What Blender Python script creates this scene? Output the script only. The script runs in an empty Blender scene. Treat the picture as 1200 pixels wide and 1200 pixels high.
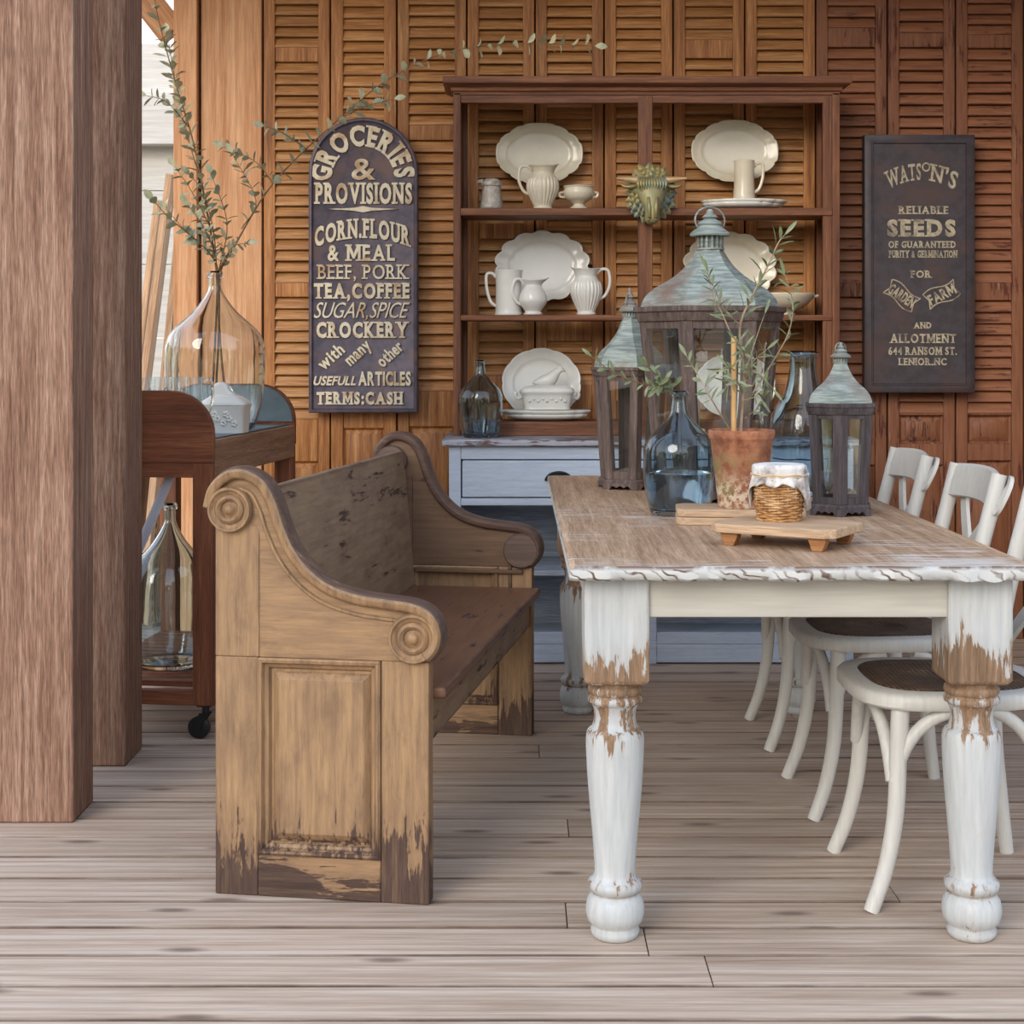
import bpy, bmesh, math, random
from mathutils import Vector, Matrix
R = math.radians; PI = math.pi; sin = math.sin; cos = math.cos
S = bpy.context.scene; COL = S.collection
random.seed(7)

# ---------------------------------------------------------------- camera, world, sun, exposure
F, VX, HY, EYE = 1850.0, 606.0, 410.0, 1.19          # focal length in px, principal point, eye height
cam_d = bpy.data.cameras.new('camera'); cam = bpy.data.objects.new('camera', cam_d); COL.objects.link(cam)
cam.location = (0, 0, EYE); cam.rotation_euler = (R(90), 0, 0)
cam_d.sensor_width = 36; cam_d.lens = F / 1200 * 36
cam_d.shift_x = -(VX - 600) / 1200; cam_d.shift_y = -(600 - HY) / 1200
cam_d.clip_start = .05
S.camera = cam
S.view_settings.view_transform = 'Standard'; S.view_settings.look = 'None'
S.view_settings.gamma = 1; S.view_settings.use_curve_mapping = False
S.view_settings.exposure = 0.34

def lin(h):
    h = h.lstrip('#'); o = []
    for i in (0, 2, 4):
        c = int(h[i:i+2], 16) / 255
        o.append(c / 12.92 if c <= .04045 else ((c + .055) / 1.055) ** 2.4)
    return (*o, 1)

class NT:
    """tiny node builder"""
    def __init__(s, tree): s.t = tree; tree.nodes.clear()
    def n(s, typ, props=None, **inp):
        nd = s.t.nodes.new('ShaderNode' + typ)
        for k, v in (props or {}).items(): setattr(nd, k, v)
        for k, v in inp.items():
            key = int(k[1:]) if k[0] == 'i' and k[1:].isdigit() else k.replace('_', ' ')
            sk = nd.inputs[key]
            if isinstance(v, bpy.types.NodeSocket): s.t.links.new(v, sk)
            elif isinstance(v, bpy.types.Node): s.t.links.new(v.outputs[0], sk)
            else: sk.default_value = v
        return nd
    def math(s, op, a, b=0.0, c=None, clamp=False):
        kw = dict(i0=a, i1=b)
        if c is not None: kw['i2'] = c
        return s.n('Math', dict(operation=op, use_clamp=clamp), **kw).outputs[0]
    def mix(s, f, a, b, mode='MIX'):
        return s.n('MixRGB', dict(blend_type=mode), Fac=f, Color1=a, Color2=b).outputs[0]
    def ramp(s, f, *stops):
        nd = s.n('ValToRGB', Fac=f); e = nd.color_ramp.elements
        while len(e) < len(stops): e.new(.5)
        for el, (p, c) in zip(e, stops):
            el.position = p; el.color = c if not isinstance(c, (int, float)) else (c, c, c, 1)
        return nd.outputs[0]
    def rng(s, v, a, b, c=0.0, d=1.0):
        return s.n('MapRange', dict(clamp=True), Value=v, From_Min=a, From_Max=b, To_Min=c, To_Max=d).outputs[0]
    def noise(s, vec, scale, detail=4.0, rough=.55, dist=0.0):
        return s.n('TexNoise', Vector=vec, Scale=scale, Detail=detail, Roughness=rough, Distortion=dist).outputs[0]

w = bpy.data.worlds.new('open_air'); S.world = w; w.use_nodes = True
t = NT(w.node_tree)
tc = t.n('TexCoord').outputs['Generated']
sx = t.n('SeparateXYZ', Vector=tc)
z = sx.outputs[2]; xx = sx.outputs[0]
tn = t.noise(t.n('Mapping', Vector=tc, Scale=(1, 1, .7)), 9, 6, .65)
trees = t.ramp(tn, (.36, (.02, .03, .012, 1)), (.46, (.16, .17, .05, 1)), (.53, (.75, .66, .28, 1)), (.60, (1.7, 1.75, 1.8, 1)))
sky = t.ramp(z, (.1, (1.6, 1.64, 1.70, 1)), (.5, (.98, 1.12, 1.36, 1)), (1, (.6, .78, 1.1, 1)))
edge = t.math('ADD', z, t.math('MULTIPLY', t.math('SUBTRACT', tn, .5), .35))
c1 = t.mix(t.rng(edge, .11, .16), trees, sky)
c2 = t.mix(t.rng(z, -.02, .0), (.22, .19, .155, 1), c1)
bg = t.n('Background', Color=c2, Strength=1.05)
t.n('OutputWorld', Surface=bg)

sun_d = bpy.data.lights.new('sun', 'SUN'); sun = bpy.data.objects.new('sun', sun_d); COL.objects.link(sun)
sun_d.energy = 1.7; sun_d.angle = R(30); sun_d.color = (1, .9, .76)
sun.rotation_euler = Vector((.55, 1.0, -.50)).to_track_quat('-Z', 'Y').to_euler()

# ---------------------------------------------------------------- mesh helpers
def P(px, py, Y): return Vector(((px - VX) * Y / F, Y, EYE - (py - HY) * Y / F))

class MB:
    def __init__(s): s.v = []; s.f = []; s.m = []; s.mi = 0
    def add(s, vs, fs, M=None):
        b = len(s.v)
        s.v += [tuple(M @ Vector(p)) for p in vs] if M is not None else [tuple(p) for p in vs]
        s.f += [tuple(b + i for i in f) for f in fs]; s.m += [s.mi] * len(fs)
        return s
    def box(s, x0, x1, y0, y1, z0, z1, M=None):
        return s.add([(x, y, z) for x in (x0, x1) for y in (y0, y1) for z in (z0, z1)],
                     [(0, 1, 3, 2), (4, 6, 7, 5), (0, 4, 5, 1), (2, 3, 7, 6), (0, 2, 6, 4), (1, 5, 7, 3)], M)
    def lathe(s, prof, n=40, c=(0, 0, 0), M=None, mod=None):
        vs = []; fs = []; rows = []
        for r, z in prof:
            if r < 1e-6: rows.append([len(vs)]); vs.append((c[0], c[1], c[2] + z)); continue
            row = []
            for i in range(n):
                a = 2 * PI * i / n; k, dz = mod(a, r, z) if mod else (1, 0)
                row.append(len(vs)); vs.append((c[0] + r * k * cos(a), c[1] + r * k * sin(a), c[2] + z + dz))
            rows.append(row)
        for A, B in zip(rows, rows[1:]):
            for i in range(n):
                j = (i + 1) % n
                if len(A) == 1 and len(B) == 1: continue
                if len(A) == 1: fs.append((A[0], B[j], B[i]))
                elif len(B) == 1: fs.append((A[i], A[j], B[0]))
                else: fs.append((A[i], A[j], B[j], B[i]))
        if len(rows[0]) > 1 and prof[0] != prof[-1]: fs.append(tuple(reversed(rows[0])))
        if len(rows[-1]) > 1 and prof[0] != prof[-1]: fs.append(tuple(rows[-1]))
        if prof[0] == prof[-1] and len(rows[0]) > 1: pass
        return s.add(vs, fs, M)
    def tube(s, pts, r, n=8, M=None, flat=1.0, up=None, closed=False):
        pts = [Vector(p) for p in pts]; k = len(pts); rs = r if isinstance(r, (list, tuple)) else [r] * k
        vs = []; fs = []; ref = Vector(up) if up else None
        for i, p in enumerate(pts):
            if closed: tg = pts[(i + 1) % k] - pts[i - 1]
            else: tg = pts[min(i + 1, k - 1)] - pts[max(i - 1, 0)]
            tg = tg.normalized() if tg.length > 1e-9 else Vector((0, 0, 1))
            if ref is None: ref = Vector((0, 0, 1)) if abs(tg.z) < .9 else Vector((1, 0, 0))
            a = ref - tg * ref.dot(tg)
            a = a.normalized() if a.length > 1e-6 else tg.orthogonal().normalized()
            b = tg.cross(a)
            if not up: ref = a
            for j in range(n):
                th = 2 * PI * j / n
                vs.append(p + a * (rs[i] * flat * cos(th)) + b * (rs[i] * sin(th)))
        for i in range(k if closed else k - 1):
            i2 = (i + 1) % k
            for j in range(n):
                j2 = (j + 1) % n
                fs.append((i * n + j, i * n + j2, i2 * n + j2, i2 * n + j))
        if not closed:
            fs.append(tuple(reversed(range(n)))); fs.append(tuple((k - 1) * n + j for j in range(n)))
        return s.add(vs, fs, M)
    def sweep(s, pts, sec, up, M=None, closed=False):
        """sweep a closed 2D section (list of (a,b)): a along `up`, b along tangent x up"""
        pts = [Vector(p) for p in pts]; k = len(pts); n = len(sec); up = Vector(up); vs = []; fs = []
        for i, p in enumerate(pts):
            tg = (pts[(i + 1) % k] - pts[i - 1]) if closed else pts[min(i + 1, k - 1)] - pts[max(i - 1, 0)]
            tg.normalize(); b = tg.cross(up).normalized()
            for (a_, b_) in sec: vs.append(p + up * a_ + b * b_)
        for i in range(k if closed else k - 1):
            i2 = (i + 1) % k
            for j in range(n):
                j2 = (j + 1) % n; fs.append((i * n + j, i * n + j2, i2 * n + j2, i2 * n + j))
        if not closed:
            fs.append(tuple(reversed(range(n)))); fs.append(tuple((k - 1) * n + j for j in range(n)))
        return s.add(vs, fs, M)
    def prism(s, out, a0, a1, ax='y', M=None):
        f = {'y': lambda p, a: (p[0], a, p[1]), 'z': lambda p, a: (p[0], p[1], a), 'x': lambda p, a: (a, p[0], p[1])}[ax]
        n = len(out); vs = [f(p, a0) for p in out] + [f(p, a1) for p in out]
        fs = [tuple(range(n)), tuple(reversed(range(n, 2 * n)))] + [(i, i + n, (i + 1) % n + n, (i + 1) % n) for i in range(n)]
        return s.add(vs, fs, M)
    def loft(s, rings, M=None, caps=True):
        n = len(rings[0]); vs = [p for r in rings for p in r]; fs = []
        for i in range(len(rings) - 1):
            for j in range(n):
                j2 = (j + 1) % n; fs.append((i * n + j, i * n + j2, (i + 1) * n + j2, (i + 1) * n + j))
        if caps: fs.append(tuple(reversed(range(n)))); fs.append(tuple((len(rings) - 1) * n + j for j in range(n)))
        return s.add(vs, fs, M)
    def build(s, name, mat, parent=None, bevel=0, seg=2, sub=0, sharp=38, normals=True):
        me = bpy.data.meshes.new(name); me.from_pydata(s.v, [], s.f)
        for m_ in (mat if isinstance(mat, (list, tuple)) else [mat]): me.materials.append(m_)
        if any(s.m): me.polygons.foreach_set('material_index', s.m)
        if normals:
            bm = bmesh.new(); bm.from_mesh(me); bmesh.ops.recalc_face_normals(bm, faces=bm.faces[:]); bm.to_mesh(me); bm.free()
        me.polygons.foreach_set('use_smooth', [True] * len(me.polygons))
        if sharp and not bevel: me.set_sharp_from_angle(angle=R(sharp))
        o = bpy.data.objects.new(name, me); COL.objects.link(o)
        if parent: o.parent = parent
        if bevel:
            b = o.modifiers.new('edge', 'BEVEL'); b.width = bevel; b.segments = seg; b.limit_method = 'ANGLE'; b.angle_limit = R(40)
            b.harden_normals = False
            me.set_sharp_from_angle(angle=R(180)); wn = o.modifiers.new('wn', 'WEIGHTED_NORMAL'); wn.keep_sharp = True
        if sub:
            m_ = o.modifiers.new('sub', 'SUBSURF'); m_.levels = sub; m_.render_levels = sub
        return o

def tag(o, label=None, cat=None, group=None, kind=None):
    if label: o['label'] = label
    if cat: o['category'] = cat
    if group: o['group'] = group
    if kind: o['kind'] = kind
    return o
def thing(name, label, cat, loc=(0, 0, 0), rz=0, group=None):
    o = bpy.data.objects.new(name, None); COL.objects.link(o); o.empty_display_size = .05
    o.location = loc; o.rotation_euler = (0, 0, rz)
    return tag(o, label, cat, group)
def dup(root, loc=None, rz=None, label=None, group=None):
    def cp(o, par):
        c = o.copy(); COL.objects.link(c); c.parent = par
        for ch in list(o.children): cp(ch, c)
        return c
    c = cp(root, None)
    if loc is not None: c.location = loc
    if rz is not None: c.rotation_euler = (0, 0, rz)
    if label: c['label'] = label
    if group: c['group'] = group
    return c
def spline(ctrl, n=8):
    """Catmull-Rom through control points (any dimension)"""
    c = [Vector(p) for p in ctrl]; c = [c[0] * 2 - c[1]] + c + [c[-1] * 2 - c[-2]]; out = []
    for i in range(1, len(c) - 2):
        for k in range(n):
            u = k / n; p0, p1, p2, p3 = c[i-1:i+3]
            out.append(.5 * ((2 * p1) + (p2 - p0) * u + (2*p0 - 5*p1 + 4*p2 - p3) * u*u + (3*p1 - p0 - 3*p2 + p3) * u**3))
    out.append(c[-2]); return out
def circ(r, n=12, a0=0): return [(r * cos(a0 + 2*PI*i/n), r * sin(a0 + 2*PI*i/n)) for i in range(n)]

# ---------------------------------------------------------------- materials
def newmat(name):
    m = bpy.data.materials.new(name); m.use_nodes = True; t = NT(m.node_tree)
    return m, t
def finish(t, **kw):
    b = t.n('BsdfPrincipled', **kw); t.n('OutputMaterial', Surface=b); return b
def coords(t, jit=True):
    c = t.n('TexCoord').outputs['Object']
    if not jit: return c
    r = t.n('ObjectInfo').outputs['Random']
    off = t.n('CombineXYZ', X=t.math('MULTIPLY', r, 31.7), Y=t.math('MULTIPLY', r, 17.3), Z=t.math('MULTIPLY', r, 23.9))
    return t.n('VectorMath', dict(operation='ADD'), i0=c, i1=off).outputs[0]
def axs(ax, a, b): return tuple(a if ax == k else b for k in 'XYZ')
def woodcol(t, c, ax, cols, sc=1.0, jit=.18, tone=None, fine=.35):
    m1 = t.n('Mapping', Vector=c, Scale=axs(ax, 1.0 * sc, 24 * sc))
    n1 = t.noise(m1, 1.8, 8, .66, .5)
    col = t.ramp(n1, (.28, lin(cols[0])), (.5, lin(cols[1])), (.72, lin(cols[2])))
    m2 = t.n('Mapping', Vector=c, Scale=axs(ax, 12 * sc, 260 * sc))
    n2 = t.noise(m2, 1, 3, .6)
    g = t.rng(n2, .3, .7, 1 - fine, 1 + fine * .55)
    v = t.n('CombineColor', Red=g, Green=g, Blue=g).outputs[0]
    col = t.mix(1, col, v, 'MULTIPLY')
    r = tone if tone is not None else t.n('ObjectInfo').outputs['Random']
    k = t.rng(r, 0, 1, 1 - jit, 1 + jit)
    col = t.mix(1, col, t.n('CombineColor', Red=k, Green=k, Blue=k).outputs[0], 'MULTIPLY')
    return col, n1, n2
def wood(name, cols, ax='Z', sc=1.0, rough=.62, bump=.25, jit=.18, fine=.35, spec=.35):
    m, t = newmat(name); c = coords(t)
    col, n1, n2 = woodcol(t, c, ax, cols, sc, jit, None, fine)
    h = t.math('ADD', t.math('MULTIPLY', n2, .6), t.math('MULTIPLY', n1, .5))
    bp = t.n('Bump', Strength=bump, Distance=.004, Height=h)
    finish(t, Base_Color=col, Roughness=rough, Normal=bp, Specular_IOR_Level=spec); return m
def paint(name, pc, pc2, under, ax='Z', amt=.3, edge=.5, bands=(), sc=1.0, rough=.5, blot=1.0, zfade=None, bump=.25, er=.008, jit=.05, streak=0, stain=0):
    """worn paint over bare timber: peeling follows the grain, the arrises, and given heights (z, halfwidth, amount)"""
    m, t = newmat(name); co = t.n('TexCoord').outputs['Object']; c = coords(t)
    uc, n1, n2 = woodcol(t, c, ax, under, 1.6, .1)
    pm = t.n('Mapping', Vector=c, Scale=axs(ax, 6 * sc, 44 * sc))
    pn = t.noise(pm, 1.3, 7, .68, .25)
    big = t.noise(c, 5 * blot, 3, .5)
    v = t.math('ADD', t.math('MULTIPLY', pn, .72), t.math('MULTIPLY', big, .36))
    if edge:
        bv = t.n('Bevel', dict(samples=4), Radius=er)
        gn = t.n('NewGeometry').outputs['Normal']
        d = t.n('VectorMath', dict(operation='DOT_PRODUCT'), i0=bv.outputs[0], i1=gn).outputs['Value']
        v = t.math('ADD', v, t.rng(t.math('SUBTRACT', 1, d), .01, .22, 0, edge * .5))
    zz = t.n('SeparateXYZ', Vector=co).outputs[2]
    for (zc, hw, a) in bands:
        k = t.rng(t.math('ABSOLUTE', t.math('SUBTRACT', zz, zc)), 0, hw, a, 0)
        v = t.math('ADD', v, k)
    if zfade:
        v = t.math('ADD', v, t.rng(zz, zfade[0], zfade[1], zfade[2], 0))
    thr = .86 - amt * .5
    f = t.rng(v, thr - .012, thr + .016)
    soft = t.rng(v, thr - .14, thr, 0, .55)
    pcn = t.mix(t.rng(t.noise(t.n('Mapping', Vector=c, Scale=axs(ax, 2, 30)), 3, 5), .3, .7), lin(pc), lin(pc2))
    pcn = t.mix(t.math('MULTIPLY', soft, .35), pcn, lin(under[1]))
    if stain:
        sn = t.noise(t.n('Mapping', Vector=c, Scale=axs(ax, 3, 9)), 2.2, 6, .65, .6)
        pcn = t.mix(t.rng(sn, .46, .72, 0, stain), pcn, lin(under[1]))
    if streak: pcn = t.mix(t.rng(n2, .5, .75, 0, streak), pcn, lin(under[0]))
    col = t.mix(f, pcn, uc)
    h = t.math('ADD', t.math('MULTIPLY', f, -.8), t.math('MULTIPLY', n2, .35))
    bp = t.n('Bump', Strength=bump, Distance=.003, Height=h)
    finish(t, Base_Color=col, Roughness=t.rng(f, 0, 1, rough, .8), Normal=bp, Specular_IOR_Level=.4); return m
def plain(name, c, rough=.5, metal=0.0, c2=None, nsc=20, bump=0, spec=.5):
    m, t = newmat(name); co = coords(t)
    n = t.noise(co, nsc, 5, .6)
    col = t.mix(t.rng(n, .35, .65), lin(c), lin(c2 or c))
    kw = {}
    if bump: kw['Normal'] = t.n('Bump', Strength=bump, Distance=.003, Height=n)
    finish(t, Base_Color=col, Roughness=rough, Metallic=metal, Specular_IOR_Level=spec, **kw); return m
def glass(name, tint, rough=.0):
    m, t = newmat(name)
    n = t.noise(coords(t), 7, 2, .5)
    bp = t.n('Bump', Strength=.12, Distance=.02, Height=n)
    finish(t, Base_Color=(*tint, 1), Roughness=rough, IOR=1.46, Transmission_Weight=1.0, Normal=bp); return m
def pane_mat(name):
    m, t = newmat(name)
    ge = t.n('NewGeometry')
    ci = t.math('ABSOLUTE', t.n('VectorMath', dict(operation='DOT_PRODUCT'), i0=ge.outputs['Normal'], i1=ge.outputs['Incoming']).outputs['Value'])
    fr = t.math('MULTIPLY_ADD', t.math('POWER', t.math('SUBTRACT', 1, ci), 4.0), .8, .06)
    n = t.noise(coords(t), 5, 2, .5); bp = t.n('Bump', Strength=.08, Distance=.02, Height=n)
    gl = t.n('BsdfGlossy', Color=(1, 1, 1, 1), Roughness=.02, Normal=bp)
    tr = t.n('BsdfTransparent', Color=(.95, .97, .97, 1))
    mx = t.n('MixShader', Fac=t.math('MULTIPLY', fr, 1.0, clamp=True), i1=tr.outputs[0], i2=gl.outputs[0])
    t.n('OutputMaterial', Surface=mx); return m
def blend2(name, ca, cb, cc, sc, stretch=(1, 1, 1), rough=.6, metal=0.0, lo=.4, hi=.6, bump=.2):
    """three colour patina"""
    m, t = newmat(name); c = coords(t)
    a = t.noise(t.n('Mapping', Vector=c, Scale=stretch), sc, 7, .65)
    b = t.noise(c, sc * .35, 4, .6)
    col = t.mix(t.rng(a, lo, hi), lin(ca), lin(cb)); col = t.mix(t.rng(b, .5, .68), col, lin(cc))
    bp = t.n('Bump', Strength=bump, Distance=.003, Height=a)
    finish(t, Base_Color=col, Roughness=rough, Metallic=metal, Normal=bp); return m
# ---------------------------------------------------------------- materials in use
CEDAR = ('#694737', '#93715e', '#b59682'); WARM = ('#8a4c20', '#bd7636', '#d89a58'); PINK = ('#b0764e', '#cf9a70', '#e2b48c')
SHUT = ('#744420', '#a66d3c', '#c8955e'); SHUTD = ('#4a281a', '#7c482a', '#a5693f')
M_post = wood('rough_sawn_cedar', CEDAR, 'Z', 1.9, .88, .9, .06, .5)
M_trim = wood('pale_cedar_board', PINK, 'Z', .7, .7, .2, .08, .22)
M_shut = wood('stained_shutter_frame', SHUT, 'Z', 1.2, .5, .2, .14)
M_louv = wood('stained_louvre', ('#87572f', '#b57f4c', '#d4a674'), 'X', 1.2, .5, .2, .14)
M_shutd = paint('red_stripped_shutter', '#744731', '#8c5c3e', ('#44231a', '#5f3024', '#b59272'), 'Z', .50, .25, sc=.8, rough=.55)
M_louvd = paint('red_stripped_louvre', '#7b4c36', '#986646', ('#46251c', '#603328', '#b59272'), 'X', .46, .2, sc=.8, rough=.55)
M_hutchw = wood('brown_hutch_wood', ('#4c2c1e', '#73472f', '#946342'), 'Z', 1.3, .5, .2, .1)
M_hutchx = wood('brown_hutch_shelf', ('#4c2c1e', '#73472f', '#946342'), 'X', 1.3, .5, .2, .1)
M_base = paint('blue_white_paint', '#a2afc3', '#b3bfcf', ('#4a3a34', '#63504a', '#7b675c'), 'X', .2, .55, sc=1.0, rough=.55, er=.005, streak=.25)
M_counter = paint('worn_counter_paint', '#979cab', '#adb2be', ('#4b3833', '#655049', '#80695e'), 'X', .60, .5, sc=1.0, er=.006)
M_inside = wood('grey_cabinet_interior', ('#7f8896', '#969fad', '#a8b0bd'), 'X', 1, .7, .15)
M_tabpaint = paint('white_leg_paint', '#acb0b2', '#bfc1c0', ('#665341', '#836850', '#a0856c'), 'Z', .36, .5,
                   bands=((.53, .10, .27), (.42, .06, .16), (.11, .06, .12)), sc=.9, rough=.5, er=.01)
M_apron = paint('cream_apron_paint', '#aeaaa0', '#bcb8ae', ('#6c5544', '#8c7058', '#a98c72'), 'X', .08, .5, sc=1, er=.007)
M_edge0 = paint('table_edge_paint', '#cfd0d0', '#dddddb', ('#5f4c3e', '#86694f', '#a58567'), 'X', .45, .4, sc=1.4, er=.008)
M_chair = paint('white_chair_paint', '#bab8b2', '#c8c6c1', ('#8c7c6a', '#ab9b86', '#c2b4a0'), 'Z', -.08, .22, sc=1, rough=.45, er=.006)
M_tan = paint('tan_bench_paint', '#876a4f', '#a5845f', ('#3c2c26', '#4e3a31', '#65503f'), 'Z', .17, .5, zfade=(.0, .26, .42), stain=.45, sc=1.1, rough=.55, er=.009, streak=.3)
M_tanx = paint('tan_bench_rail_paint', '#876a4f', '#a2805c', ('#3c2c26', '#4e3a31', '#65503f'), 'X', .17, .45, zfade=(.0, .13, .38), stain=.45, sc=1.1, rough=.55, er=.008, streak=.3)
M_rail = paint('bench_arm_rail', '#4d3c34', '#63504a', ('#7a6248', '#97795a', '#a78a68'), 'X', .36, .0, sc=.9, rough=.42)
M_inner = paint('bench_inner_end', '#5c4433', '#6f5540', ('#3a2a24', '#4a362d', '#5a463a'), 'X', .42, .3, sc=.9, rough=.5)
M_back = paint('bench_back_plank', '#836c57', '#9a8269', ('#3f302a', '#4f3d35', '#6a564a'), 'Y', .44, .5, sc=.6, rough=.5, er=.02, stain=.5)
M_seat = paint('bench_seat_plank', '#684634', '#7e5a44', ('#392a26', '#4b3a36', '#5c4a44'), 'Y', .42, .5, sc=.8, rough=.38, er=.02)
M_cart = wood('red_brown_cart_wood', ('#55301f', '#7a472f', '#96603f'), 'X', 1.2, .5, .2, .08)
M_cartz = wood('red_brown_cart_post', ('#55301f', '#7a472f', '#96603f'), 'Z', 1.2, .5, .2, .08)
M_carty = wood('brown_cart_side', ('#6a4a36', '#8f6a4e', '#a8805f'), 'Y', 1.2, .5, .2, .08)
M_zinc = plain('zinc_lining', '#76838c', .35, .7, '#5d6a75', 6)
M_black = plain('black_rubber', '#15161a', .4)
M_iron = plain('dark_iron', '#23242a', .45, .6, '#34343a', 40)
M_steel = plain('pale_steel', '#b8bcc6', .45, .3)
M_china = plain('glazed_ironstone', '#d6d5cf', .14, 0, '#dedcd5', 8)
M_chinaw = plain('cream_ironstone', '#d8d0bc', .16, 0, '#cfc5ae', 8)
M_grey = blend2('crackled_grey_glaze', '#b9b2a9', '#8f867d', '#a39a90', 60, rough=.4)
M_sign = blend2('rusted_dark_tin', '#4b4550', '#5e5560', '#6a5552', 26, rough=.55, metal=.25)
M_signd = blend2('dark_tin', '#3b3639', '#464047', '#4f3f3d', 22, rough=.5, metal=.25)
M_letter = blend2('cream_letter_paint', '#d8ccb2', '#c0b094', '#ab8a62', 30, rough=.6, lo=.45, hi=.7)
M_letterd = blend2('faded_letter_paint', '#b4a991', '#8d826f', '#6a6058', 70, rough=.6, lo=.45, hi=.65)
M_lwood = wood('grey_lantern_wood', ('#3e3330', '#5d4e49', '#7a6963'), 'Z', 1.6, .7, .25, .06)
M_lwoodd = wood('dark_lantern_wood', ('#2e292c', '#463f42', '#5b5254'), 'Z', 1.6, .7, .25, .06)
M_verd = blend2('verdigris_roof', '#98a19b', '#717b77', '#7a655a', 14, (1, 1, 11), .68, .2, .42, .58)
M_pane = pane_mat('clear_pane')
M_gblue = glass('blue_glass', (.60, .72, .80))
M_gclear = glass('clear_bottle_glass', (.90, .93, .93))
M_gaqua = glass('aqua_bottle_glass', (.72, .86, .92))
M_water = None
def terra_mat():
    m, t = newmat('mossy_terracotta'); c = coords(t); z_ = t.n('SeparateXYZ', Vector=t.n('TexCoord').outputs['Object']).outputs[2]
    a = t.noise(c, 22, 7, .68); b = t.noise(c, 60, 6, .7); d = t.noise(c, 9, 4, .6)
    col = t.mix(t.rng(a, .38, .62), lin('#7c4832'), lin('#b27a5c')); col = t.mix(t.rng(d, .55, .7, 0, .6), col, lin('#5f4634'))
    moss = t.math('MULTIPLY', t.rng(t.math('ABSOLUTE', t.math('SUBTRACT', z_, .075)), .02, .07, 1, 0), t.rng(a, .42, .56))
    col = t.mix(t.math('MULTIPLY', moss, .85), col, lin('#6b6a3c'))
    salt = t.math('MULTIPLY', t.rng(z_, .03, .10, 1, 0), t.rng(b, .46, .56)); col = t.mix(t.math('MULTIPLY', salt, .8), col, lin('#cdbfa8'))
    finish(t, Base_Color=col, Roughness=.92, Normal=t.n('Bump', Strength=.5, Distance=.003, Height=b)); return m
M_terra = terra_mat()
M_board = wood('pale_serving_board', ('#9f8368', '#b89a7c', '#c9af93'), 'X', 1.4, .6, .15, .1)
M_foot = wood('orange_board_foot', ('#7d5232', '#98683f', '#ac7b50'), 'X', 1.4, .6, .15, .1)
M_wick = blend2('wicker', '#8d5f38', '#b58752', '#c9a57a', 60, rough=.6)
M_cloth = plain('white_cotton', '#e2e0de', .9, 0, '#d2cfcd', 30)
M_cloth2 = blend2('printed_cotton', '#dcd9d6', '#c9c4c0', '#7a6f6c', 45, rough=.9, bump=.05)
M_string = plain('jute_string', '#c8b292', .9)
M_soil = plain('dark_soil', '#3a2c24', .95, 0, '#55423a', 60, .6)
M_bark = blend2('pale_bark', '#a08a70', '#82705a', '#b5a48c', 40, rough=.8)
M_twig = plain('brown_twig', '#6f5238', .7, 0, '#856647', 40)
M_leafo = blend2('olive_leaf', '#5c6b48', '#75805c', '#8d9474', 30, rough=.45, bump=0)
M_leafe = blend2('grey_green_leaf', '#8f9478', '#aaab8e', '#cdc09a', 30, rough=.5, bump=0)
M_bamboo = plain('bamboo', '#cda36c', .55, 0, '#b88c58', 12)
M_bull = blend2('antiqued_gilt', '#a3945f', '#8a8a6c', '#7d9490', 34, rough=.5, metal=.3, lo=.4, hi=.6, bump=.5)
M_horn = blend2('horn_gilt', '#b09a78', '#c7ac84', '#a87c4c', 14, rough=.4, metal=.3)
M_white_wall = wood('pale_sheathing', ('#cfc8c0', '#ddd8d0', '#e8e4de'), 'X', .6, .8, .1, .04, .12)
M_lean = wood('pale_leaning_timber', ('#a98468', '#c6a384', '#dabb9d'), 'Z', .8, .75, .15, .12)
M_brown_wall = wood('brown_boarding', ('#5d4332', '#806048', '#97765c'), 'Z', .8, .75, .2, .1)
M_ceil = wood('porch_ceiling_boards', ('#8a6040', '#a97c56', '#bf946c'), 'X', .8, .7, .1, .1)
M_dark = plain('dark_backing', '#1c120d', .95)

def rattan_mat():
    m, t = newmat('woven_rattan'); c = t.n('TexCoord').outputs['Object']
    def wv(d):
        return t.n('TexWave', dict(wave_type='BANDS', bands_direction=d), Vector=c, Scale=28.0, Distortion=.3).outputs['Fac']
    v = t.math('MULTIPLY', wv('X'), wv('Y')); n = t.noise(c, 30, 4)
    col = t.mix(t.rng(v, .1, .6), lin('#2c2019'), lin('#6d5340')); col = t.mix(t.rng(n, .4, .8, 0, .4), col, lin('#8a6e54'))
    bp = t.n('Bump', Strength=.6, Distance=.003, Height=v)
    finish(t, Base_Color=col, Roughness=.55, Normal=bp); return m
M_rattan = rattan_mat()
def tabletop_mat():
    m, t = newmat('scrubbed_table_top'); c = coords(t)
    col, n1, n2 = woodcol(t, c, 'Y', ('#8a6c53', '#ac8d71', '#c3a88d'), .9, .05)
    sa = t.n('Mapping', Vector=c, Rotation=(0, 0, R(-14)), Scale=(3.2, 46, 1))
    s1 = t.noise(sa, 1.6, 6, .7); big = t.noise(c, 3.2, 3)
    v = t.math('ADD', t.math('MULTIPLY', s1, .65), t.math('MULTIPLY', big, .4))
    col = t.mix(t.rng(s1, .5, .72, 0, .35), col, lin('#8a7360'))
    yy = t.n('SeparateXYZ', Vector=t.n('TexCoord').outputs['Object']).outputs[1]
    v = t.math('ADD', v, t.rng(yy, 0.0, .22, .1, 0))
    col = t.mix(t.rng(v, .60, .66, 0, .8), col, lin('#cfcac4'))
    bp = t.n('Bump', Strength=.3, Distance=.003, Height=t.math('ADD', n2, s1))
    finish(t, Base_Color=col, Roughness=.55, Normal=bp); return m
M_top = tabletop_mat()
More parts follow.
